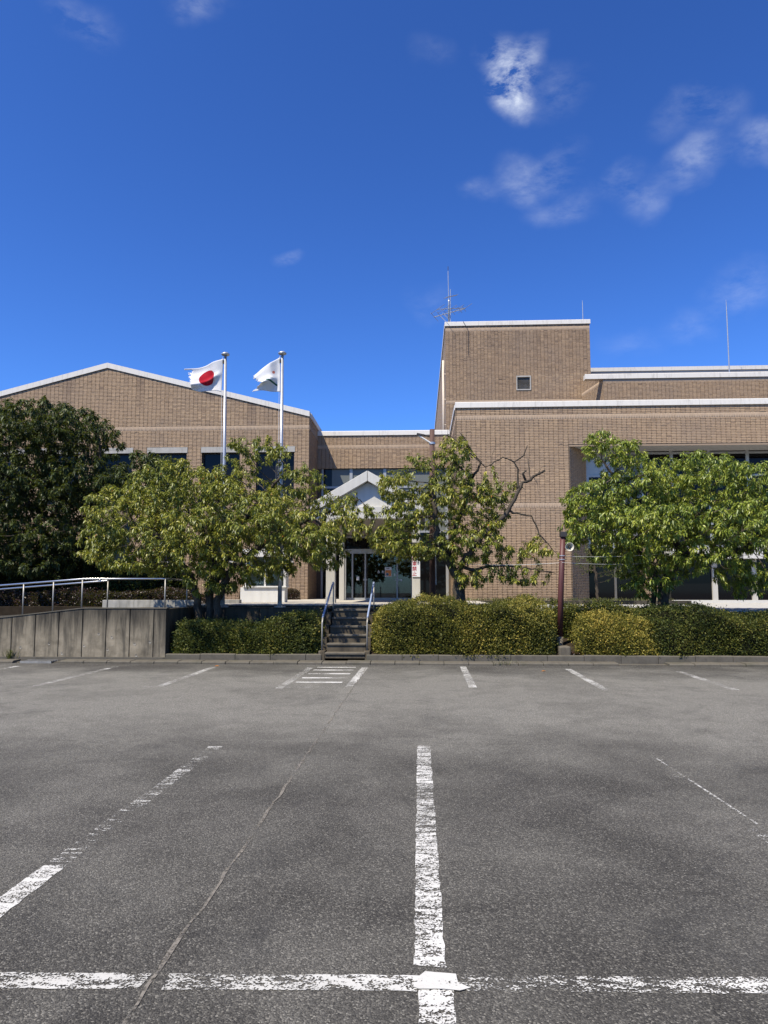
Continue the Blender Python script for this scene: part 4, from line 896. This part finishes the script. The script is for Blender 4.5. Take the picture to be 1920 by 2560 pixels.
# ------------------------------------------------------------------ plants
def frames(d, r, jitter=None):
    d = d/np.linalg.norm(d, axis=1, keepdims=True); up = np.tile((0,0,1.), (len(d),1))
    s = np.cross(d, up) + 1e-4*r.normal(size=d.shape); s /= np.linalg.norm(s, axis=1, keepdims=True)
    ang = r.normal(0, jitter if jitter is not None else .5, len(d))[:,None]; n = np.cross(s, d)
    s2 = s*np.cos(ang) + n*np.sin(ang); return d, s2, np.cross(s2, d)
def leaves_mesh(name, P, Dr, Ln, Wd, tint, mat, parent, r, droop=.25, fold=.25, jit=.5):
    """folded, drooping leaves of four triangles"""
    d, s, n = frames(Dr, r, jit); K = len(P); Ln = Ln[:,None]; Wd = Wd[:,None]
    dn = np.array((0,0,-1.))
    mid = P + d*Ln*.48 + dn*Ln*droop*.15; tip = P + d*Ln*.95 + dn*Ln*droop*.75
    ml = mid + s*Wd*.5 + n*Wd*fold; mr = mid - s*Wd*.5 + n*Wd*fold
    V = np.stack([P, ml, mr, mid, tip], 1).reshape(-1,3)
    T = np.array([(0,3,1),(0,2,3),(1,3,4),(3,2,4)]); T = (np.arange(K)[:,None,None]*5 + T[None]).reshape(-1,3)
    return np_mesh(name, V, None, mat, parent, np.repeat(np.clip(tint,0,1),5), T)
def colonize(limbs, ell, yc, yr, nattr, seed, step=.12, infl=1.6, kill=.17, iters=85):
    r = np.random.default_rng(seed); pos = []; par = []; lr = []
    def addpoly(poly, start, rr_):
        prev = start; ln = sum(np.linalg.norm(poly[i+1]-poly[i]) for i in range(len(poly)-1)); done = 0.
        for i in range(len(poly)-1):
            a_, b_ = np.array(poly[i]), np.array(poly[i+1]); n = max(1,int(np.linalg.norm(b_-a_)/step))
            for k in range(1, n+1):
                pos.append(a_+(b_-a_)*k/n + r.normal(0,.016,3)); par.append(prev); prev = len(pos)-1; lr.append(rr_[0]+(rr_[1]-rr_[0])*(done+np.linalg.norm(b_-a_)*k/n)/ln if rr_ else 0)
            done += np.linalg.norm(b_-a_)
    for poly in limbs:
        rr_ = poly[-1] if len(poly[-1]) == 2 else None
        if rr_: poly = poly[:-1]
        poly = [np.array(p, float) for p in poly]
        if not pos or poly[0][2] < 1.0:
            pos.append(poly[0]); par.append(-1); lr.append(rr_[0] if rr_ else 0); addpoly(poly, len(pos)-1, rr_)
        else:
            D = np.linalg.norm(np.array(pos)-poly[0], axis=1); addpoly(poly, int(D.argmin()), rr_)
    nl = len(pos)
    vol = np.array([e[2]*e[3]*(e[4] if len(e) > 4 else 1.) for e in ell]); pick = r.choice(len(ell), nattr, p=vol/vol.sum())
    A = []
    for k in pick:
        e = ell[k]; q = r.normal(size=3); q /= np.linalg.norm(q); rad = r.random()**.42
        dep = yr*min(1.3, .55+.5*e[2])
        A.append((e[0]+q[0]*rad*e[2], yc + (e[5] if len(e) > 5 else 0) + q[1]*rad*dep, e[1]+q[2]*rad*e[3]))
    A = np.array(A); alive = np.ones(len(A), bool); near = np.full(len(A), 1e9); nid = np.zeros(len(A), int)
    new = list(range(len(pos)))
    for it in range(iters):
        NP = np.array([pos[i] for i in new]); ids = np.array(new)
        if len(NP):
            D = np.linalg.norm(A[:,None]-NP[None], axis=2); m = D.argmin(1); md = D[np.arange(len(A)),m]; up = md < near; near[up] = md[up]; nid[up] = ids[m[up]]
        alive &= near > kill
        act = alive & (near < (infl if it < 40 else 3.0))
        if not act.any(): break
        new = []
        for k in np.unique(nid[act]):
            sel = act & (nid == k); v = A[sel]-pos[k]; v /= np.linalg.norm(v, axis=1, keepdims=True); d = v.sum(0); d += r.normal(0,.35,3); d[2] += -.05
            L_ = np.linalg.norm(d)
            if L_ < 1e-3: continue
            pos.append(pos[k] + d/L_*step); par.append(int(k)); new.append(len(pos)-1)
    return np.array(pos), np.array(par), nl, np.array(lr + [0]*(len(pos)-len(lr)))
def tree(name, label, cat, base, limbs, ell, yc, yr, nattr, seed, leafmat, per, llen, root=.16, tintm=.5, droop=.55, bare=(), twig_r=.0038, spread=.55, dist_max=.80, expo=2.6):
    t = thing(name, label, cat, base); r = np.random.default_rng(seed+50)
    pos, par, nl, lrad = colonize(limbs, ell, yc, yr, nattr, seed)
    n = len(pos); kids = [[] for _ in range(n)]
    for i in range(n):
        if par[i] >= 0: kids[par[i]].append(i)
    rad = np.zeros(n); tip = np.zeros(n)
    for i in range(n-1, -1, -1):
        if not kids[i]: rad[i] = twig_r; tip[i] = 0
        else: rad[i] = sum(rad[k]**expo for k in kids[i])**(1/expo); tip[i] = max(tip[k] + np.linalg.norm(pos[k]-pos[i]) for k in kids[i])
    roots = [i for i in range(n) if par[i] < 0]; rm = max(rad[i] for i in roots); rad = twig_r*(rad/twig_r)**(math.log(root/twig_r)/math.log(rm/twig_r))
    rad = np.maximum(np.maximum(rad, twig_r*.8), lrad)
    for i in range(n): 
        if par[i] >= 0: rad[i] = min(rad[i], rad[par[i]]*1.0)
    # chains
    tr_b, tw_b = MB(), MB(); stack = [(i, None) for i in roots]
    while stack:
        i, fr_ = stack.pop(); ch = [i] if fr_ is None else [fr_, i]
        while kids[i]:
            ks = sorted(kids[i], key=lambda k: -rad[k]); 
            for k in ks[1:]: stack.append((k, i))
            i = ks[0]; ch.append(i)
        rr = [rad[k] for k in ch]
        if fr_ is not None: rr[0] = min(rr[0], rr[1]*1.15)
        big_ = max(rr) > .022; b_ = tr_b if big_ else tw_b
        b_.tube([pos[k] for k in ch], rr, 9 if max(rr) > .05 else (6 if big_ else 3), caps=big_)
    if roots:
        for i in roots:
            p = pos[i]; tr_b.tube([(p[0],p[1],p[2]-.5),(p[0],p[1],p[2]-.25),tuple(p+np.array((0,0,.02)))],[rad[i]*1.5,rad[i]*1.28,rad[i]*1.02],10)
    trunk = tr_b.build('trunk','bark',t,True)
    tag(tw_b.build('twigs','twig',t), kind='stuff')
    # leaves
    cand = [i for i in range(nl, n) if tip[i] < dist_max]
    P, D, TT_ = [], [], []
    for i in cand:
        p0 = pos[par[i]]; d = pos[i]-p0; d = d/(np.linalg.norm(d)+1e-6); k = r.poisson(per*(1.35 if not kids[i] else 1.))
        for _ in range(k):
            q = r.normal(size=3); q -= d*q.dot(d)*.6; q /= np.linalg.norm(q)
            dd = d*.35 + q*spread*1.5 + np.array((0,0,-droop)); P.append(p0 + (pos[i]-p0)*r.random() + q*.015); D.append(dd); TT_.append(tintm + .22*r.normal())
    P, D, TT_ = np.array(P), np.array(D), np.array(TT_); K = len(P); L_ = llen*r.uniform(.7,1.2,K)
    odd = r.random(K) < .003
    # clump-wise tone
    ph = r.uniform(0,6.28,3); TT_ = TT_ + .10*np.sin(P[:,0]*2.3+ph[0])*np.sin(P[:,1]*2.7+ph[1]) + .10*np.sin(P[:,2]*3.1+P[:,0]*1.3+ph[2]); TT_ = np.minimum(TT_, .955); TT_[odd] = 1.
    tag(leaves_mesh('crown', P, D, L_, L_*.36, TT_, leafmat, t, r, .45, .22), kind='stuff')
    print(name, 'nodes', n, 'leaves', K, 'trunk', len(tr_b.f), 'twig', len(tw_b.f)); return t
T1 = [(-8.22,3.95,1.34,1.01),(-6.84,4.58,1.46,1.06),(-5.21,4.16,1.46,1.23),(-3.82,3.81,1.29,1.06),(-6.22,2.91,1.68,.73),(-8.66,2.97,.95,.67),(-2.11,3.92,1.06,.73,.8),(-2.67,2.96,.78,.67,.8),(-4.49,2.68,1.23,.67),(-4.54,5.78,1.01,.5,.55),(-3.38,4.96,.78,.5,.6),(-5.74,2.12,.9,.5),(-7.6,2.57,1.01,.39),(-2.9,3.2,.8,.6,.7,-1.3),(-3.9,3.6,1.2,.8,.7,-1.2),(-6.2,3.4,1.5,.7,.6,-1.2)]  # forward lobes at the end are added to shade steps and kerb
T2 = [(-.31,3.85,.86,.86),(.96,4.54,.98,.86),(.0,3.02,1.25,.38),(1.4,3.15,1.15,.63),(2.05,4.5,.5,.5,.7),(1.95,3.6,.55,.5,.8),(.97,5.76,.63,.45,.5),(-.95,3.27,.63,.46),(2.15,3.95,.4,.5,.5),(3.1,2.97,.86,.3,.55),(1.51,2.18,.63,.29,.5),(-.66,4.84,.63,.52),(.04,5.48,.46,.34,.5),(2.98,2.12,.8,.25,.4)]
T3 = [(5.71,5.66,.69,.46),(5.10,6.01,.46,.46),(4.94,4.34,.92,.69),(6.30,4.79,1.26,.86),(7.87,4.95,1.38,.86),(9.20,4.71,1.03,.86),(5.82,3.70,1.61,.75),(7.60,3.69,1.72,.86),(9.36,3.46,1.03,1.03),(7.34,2.68,1.72,.52,.7),(9.19,2.22,.86,.63,.7),(5.79,2.85,1.03,.52),(4.36,3.48,.4,.57),(6.44,2.11,.8,.46),(10.48,4.02,1.03,1.38),(8.4,3.5,1.5,.8,.7,-1.3),(6.0,3.6,1.3,.7,.6,-1.2)]  # trailing forward lobes added to throw shade on the right kerb
T4 = [(-15.02,7.08,1.32,1.17),(-13.33,7.69,1.32,1.1),(-12.16,7.60,.88,.95),(-14.33,5.69,2.05,1.17),(-12.23,5.38,1.17,1.17),(-14.71,3.87,1.9,1.17),(-12.63,3.71,1.32,1.02),(-14.35,2.74,1.61,.51),(-16.81,5.25,1.32,2.34),(-11.25,5.98,.73,.88),(-15.62,8.18,.59,.73),(-14.2,8.0,.9,.6),(-10.2,5.5,1.1,.9),(-9.4,6.3,.8,.6),(-12.9,2.7,1.2,.6),(-16.2,3.4,1.2,1.2)]
Y1 = 19.8
tree('cherry_tree','wide multi-stemmed cherry tree with yellowish leaves beside the ramp wall','tree',(-5.9,Y1,.5),
 [[(-6.17,Y1,.6),(-6.21,Y1,1.55),(-6.43,Y1-.1,2.23),(-7.15,Y1-.3,3.26),(-8.1,Y1-.4,3.83)],[(-5.88,Y1+.1,.6),(-5.9,Y1+.1,1.67),(-5.52,Y1+.2,2.68),(-4.86,Y1+.1,3.93),(-4.18,Y1,4.73),(-3.72,Y1,5.19)],
  [(-5.66,Y1-.05,.6),(-5.64,Y1-.05,1.55),(-5.29,Y1-.2,2.34),(-4.04,Y1-.3,3.36),(-2.8,Y1-.2,3.92),(-1.66,Y1,4.37)],[(-5.9,Y1+.1,1.67),(-5.87,Y1+.3,2.68),(-6.24,Y1+.5,3.82),(-6.49,Y1+.5,4.63)]],
 T1, Y1, 1.6, 7000, 31, 'cherry_leaf', 12.5, .112, root=.125, tintm=.58)
Y2 = 20.3
tree('cherry_tree','cherry tree with bare broken limbs on its right, in the middle hedge','tree',(1.15,Y2,.5),
 [[(1.16,Y2,.6),(1.14,Y2,1.55),(1.11,Y2,2.12),(1.17,Y2,2.52)],[(1.17,Y2-.05,2.52),(1.75,Y2-.5,3.32),(2.44,Y2-.5,3.95),(2.91,Y2-.4,4.81),(3.54,Y2-.4,5.18),(.105,.030)],[(2.75,Y2-.4,4.60),(2.80,Y2-.4,5.2),(2.69,Y2-.4,5.4),(2.35,Y2-.4,5.57),(1.9,Y2-.4,5.3),(.034,.010)],[(2.69,Y2-.4,5.4),(2.95,Y2-.4,5.6),(3.08,Y2-.4,5.90),(.026,.010)],[(3.0,Y2-.4,4.88),(2.93,Y2-.4,5.10),(2.98,Y2-.4,5.15),(.04,.028)],[(3.25,Y2-.4,5.0),(3.33,Y2-.4,4.75),(3.36,Y2-.4,4.45),(.012,.005)],[(3.3,Y2-.4,5.05),(3.45,Y2-.4,5.25),(3.6,Y2-.4,5.32),(.012,.005)],[(1.15,Y2-.2,6.0),(.85,Y2-.2,6.3),(.80,Y2-.2,6.55),(.012,.005)],[(2.0,Y2-.3,5.5),(2.2,Y2-.3,5.9),(2.2,Y2-.3,6.15),(.012,.005)],
  [(1.11,Y2,2.12),(.83,Y2+.2,2.92),(1.18,Y2+.1,3.95),(1.54,Y2-.1,5.0),(1.77,Y2-.2,5.46),(1.15,Y2-.2,6.35),(.10,.010)],[(1.05,Y2,2.23),(.49,Y2-.3,3.26),(.44,Y2-.3,4.42),(.39,Y2-.2,5.24)],[(1.34,Y2,2.35),(2.08,Y2-.3,2.52),(2.98,Y2-.3,2.46),(3.77,Y2-.3,2.29),(.05,.012)],
  [(2.5,Y2-.4,4.0),(3.12,Y2-.5,3.89),(3.34,Y2-.5,3.37),(3.78,Y2-.5,2.85),(.030,.008)],[(3.10,Y2-.4,4.93),(3.09,Y2-.4,5.51),(.020,.016)],[(1.54,Y2+.1,5.0),(.97,Y2,5.59),(.51,Y2,5.71)]],
 T2, Y2, 1.25, 4000, 32, 'cherry_leaf', 12.5, .112, root=.18, tintm=.58)
tree('cherry_tree','full leafy bright green cherry tree in front of the glazed recess','tree',(6.75,Y2,.5),
 [[(6.78,Y2,.6),(6.80,Y2,1.67),(6.97,Y2,2.23),(7.35,Y2,2.9)],[(6.58,Y2+.15,.6),(6.59,Y2+.15,1.55),(6.65,Y2+.1,2.34),(6.02,Y2-.2,3.02),(5.03,Y2-.3,3.48)],[(7.35,Y2,2.9),(6.94,Y2+.1,3.92),(5.85,Y2,4.62),(5.2,Y2,5.55)],[(7.35,Y2,2.9),(7.83,Y2,3.92),(8.31,Y2,4.72)],[(7.35,Y2,2.84),(8.23,Y2-.2,2.73),(9.12,Y2-.2,3.01),(9.81,Y2,3.8)]],
 T3, Y2, 1.6, 9000, 33, 'cherry_leaf_fresh', 13, .114, root=.15, tintm=.58)
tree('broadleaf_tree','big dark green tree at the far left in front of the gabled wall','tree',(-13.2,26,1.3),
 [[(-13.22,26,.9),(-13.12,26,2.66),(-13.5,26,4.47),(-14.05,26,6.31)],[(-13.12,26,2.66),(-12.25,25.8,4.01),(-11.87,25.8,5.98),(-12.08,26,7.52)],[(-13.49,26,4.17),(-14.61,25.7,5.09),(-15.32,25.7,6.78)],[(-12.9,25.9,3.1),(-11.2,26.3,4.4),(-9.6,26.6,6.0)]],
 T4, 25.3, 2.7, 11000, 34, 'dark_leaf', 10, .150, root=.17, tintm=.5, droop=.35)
tree('small_tree','small pale green tree beside the splayed brick corner behind the red pole','tree',(7.0,28.5,1.2),
 [[(7.0,28.5,.9),(7.0,28.5,2.2),(6.9,28.5,3.0)]], [(6.9,3.2,.85,.7),(7.6,3.4,.7,.6),(6.5,2.9,.5,.4),(7.6,2.7,.6,.5)], 28.5, .9, 700, 35, 'dark_leaf', 5.0, .075, root=.06, tintm=.85, droop=.2)

def hedge(name, label, x0, x1, y0, depth, zbase, top, n, seed, mat, size=.05, tintm=.5, group=None, expo=.34, lump=.075, mt2=None):
    r = np.random.default_rng(seed); xc = (x0+x1)/2; hl = (x1-x0)/2
    t = thing(name, label, 'hedge', (xc, y0+depth/2, zbase), group); ph = r.uniform(0,6.28,12)
    def surf(xn, th, k=1.):
        x = xc + xn*hl*k; e = np.clip(1-np.abs(xn)**14, 0, 1)**.5
        H = top(x) - zbase; c, s_ = np.cos(th), np.sin(th)
        cc = np.sign(c)*np.abs(c)**expo; ss = np.sign(s_)*np.abs(s_)**expo
        lm = 1 + lump*(np.sin(x*2.1+ph[0]+th*2)*np.sin(th*3+ph[1]) + .7*np.sin(x*4.7+ph[2]+th*3.1) * np.sin(th*5+x*1.3+ph[3]) + .45*np.sin(x*9.3+ph[4])*np.sin(th*9+ph[5]))
        y = y0 + depth/2 - cc*depth/2*(.35+.65*e)*lm*k; z = zbase + ss*H*(.30+.70*e)*lm*k
        return np.stack([x,y,z],-1)
    nu, nv = 46, 16; U_, V_ = np.meshgrid(np.linspace(-.98,.98,nu), np.linspace(.0,np.pi*.98,nv))
    G = surf(U_.ravel(), V_.ravel(), .93); G[:,2] = zbase + (G[:,2]-zbase)*.95
    q = [(j*nu+i, j*nu+i+1, (j+1)*nu+i+1, (j+1)*nu+i) for j in range(nv-1) for i in range(nu-1)]
    np_mesh('inner_branches', G, np.array(q), 'hedge_core', t, smooth=True)
    xn = r.uniform(-1,1,n); w_ = r.random(n); q_ = r.random(n); th = np.where(w_ < .55, np.arcsin(np.clip(q_,.02,1)**(1/expo)), np.where(w_ < .93, np.arccos(np.sign(q_-.5)*np.abs(2*q_-1)**(1/expo)), np.pi-np.arcsin(np.clip(q_,.3,1)**(1/expo)))); ends = r.random(n) < .10; xn[ends] = np.sign(xn[ends])*(1-np.abs(r.normal(0,.03,ends.sum())))
    P = surf(xn, th); Pi = surf(xn*.97, th, .86); Pi[:,2] -= .05; N = P-Pi; N /= np.linalg.norm(N, axis=1, keepdims=True)
    P = P + N*(r.normal(-.02,.035,n))[:,None] - N*(r.random(n)**3*.10)[:,None]
    # sprigs: a few shoots stand proud
    sh = r.random(n) < .10; P[sh] += N[sh]*r.uniform(.02,.13,sh.sum())[:,None]
    D = N*.7 + r.normal(0,.6,(n,3)) + np.array((0,0,.25)); keep = P[:,2] > zbase-.02
    P, D = P[keep], D[keep]; K = len(P); L_ = size*r.uniform(.6,1.35,K)
    tint = tintm + .2*r.normal(size=K) + .16*np.sin(P[:,0]*1.9+ph[6]) * np.sin(P[:,2]*3+P[:,0]*.7+ph[7]) + .10*np.sin(P[:,0]*5.3+ph[8])
    tag(leaves_mesh('foliage', P, D, L_, L_*.48, tint, mat, t, r, .1, .12, 1.2), kind='stuff')
    return t
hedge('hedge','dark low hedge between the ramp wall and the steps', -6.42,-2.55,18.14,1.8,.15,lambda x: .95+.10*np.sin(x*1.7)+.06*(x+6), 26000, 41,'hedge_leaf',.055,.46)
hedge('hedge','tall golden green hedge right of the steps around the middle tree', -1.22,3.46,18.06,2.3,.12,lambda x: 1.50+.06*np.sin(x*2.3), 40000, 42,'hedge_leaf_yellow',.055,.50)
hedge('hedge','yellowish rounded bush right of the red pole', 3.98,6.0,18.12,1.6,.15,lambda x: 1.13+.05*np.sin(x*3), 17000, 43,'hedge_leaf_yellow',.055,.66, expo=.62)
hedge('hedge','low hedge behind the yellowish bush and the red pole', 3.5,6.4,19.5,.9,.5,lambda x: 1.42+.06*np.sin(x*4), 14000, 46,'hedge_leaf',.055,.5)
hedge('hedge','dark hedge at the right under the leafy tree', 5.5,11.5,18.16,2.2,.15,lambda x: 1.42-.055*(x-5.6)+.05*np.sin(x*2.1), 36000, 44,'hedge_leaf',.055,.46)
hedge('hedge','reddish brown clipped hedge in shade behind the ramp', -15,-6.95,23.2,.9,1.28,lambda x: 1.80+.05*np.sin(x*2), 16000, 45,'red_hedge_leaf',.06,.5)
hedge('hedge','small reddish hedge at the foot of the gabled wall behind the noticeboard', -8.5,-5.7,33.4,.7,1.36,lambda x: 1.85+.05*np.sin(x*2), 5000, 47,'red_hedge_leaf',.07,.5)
hedge('hedge','dense dark evergreen shrubs added to deepen the shade under the far left tree', -18,-8.6,25.4,1.8,1.28,lambda x: 2.9+.25*np.sin(x*1.3), 26000, 48,'dark_leaf',.10,.35, expo=.6, lump=.16)  # shrub mass added to fill the dark area under the tree
def tuft(x, y, z, n, h, seed, label, w=.12):
    r = np.random.default_rng(seed); vs, ts, tn = [], [], []
    for i in range(n):
        a_ = r.uniform(0,6.28); l_ = h*r.uniform(.5,1.15); q = np.array((x,y,z)) + np.array((r.normal(0,w),r.normal(0,.03),0)); d = np.array((math.cos(a_),math.sin(a_)*.6,0)); s_ = np.array((-d[1],d[0],0))*.006
        m = q + d*l_*.22 + np.array((0,0,l_*.65)); e_2 = q + d*l_*.6 + np.array((0,0,l_*.85)); k = len(vs); vs += [q-s_, q+s_, m+s_*.8, m-s_*.8, e_2]; ts += [(k,k+1,k+2),(k,k+2,k+3),(k+3,k+2,k+4)]; tn += [r.uniform(0,1)]*5
    t = np_mesh('weed', np.array(vs), None, 'grass_blade', None, tn, np.array(ts)); tag(t, label, 'weed'); return t
tuft(-10.52,18.03,.07,70,.30,1,'tuft of long grass at the foot of the ramp wall',.06)
tuft(2.05,17.62,.02,50,.12,2,'green weeds growing along the kerb joint in front of the middle hedge',.16)
gs = np.concatenate([np.stack([rng.uniform(1.8,10.5,1600), rng.uniform(29.7,31.5,1600), np.full(1600,1.38)],1)])
D_ = rng.normal(0,.25,(1600,3)); D_[:,2] = 1; L_ = rng.uniform(.08,.24,1600)
tag(leaves_mesh('grass', gs, D_, L_, L_*.08, rng.uniform(0,1,1600), 'grass_blade', None, rng, .2, .1), 'thin dry grass along the foot of the right wing', 'grass', kind='stuff')
def fallen(x, y, seed, label, mat='cherry_leaf', t_=1.):
    r = np.random.default_rng(seed); o = leaves_mesh('fallen_leaf', np.array([(x,y,.012)]), np.array([(1.,.3,.05)]), np.array([.13]), np.array([.06]), np.array([t_]), mat, None, r, .0, .25, .1); tag(o, label, 'leaf')
fallen(2.72,16.3,1,'single orange dry leaf on the asphalt right of the middle stall line'); fallen(-4.9,17.0,2,'brown dry leaf near the kerb left of the striped patch')
# leaf litter by the footing
lit = np.stack([rng.uniform(3.8,4.3,160), rng.uniform(18.18,18.5,160), rng.uniform(.2,.26,160)],1); Dl = rng.normal(0,1,(160,3)); Dl[:,2] *= .15
tag(leaves_mesh('leaf_litter', lit, Dl, np.full(160,.09), np.full(160,.045), np.linspace(.0,1.,160), 'red_hedge_leaf', None, rng, 0, .3, .6), 'brown leaf litter beside the pole footing', 'leaf litter', kind='stuff')
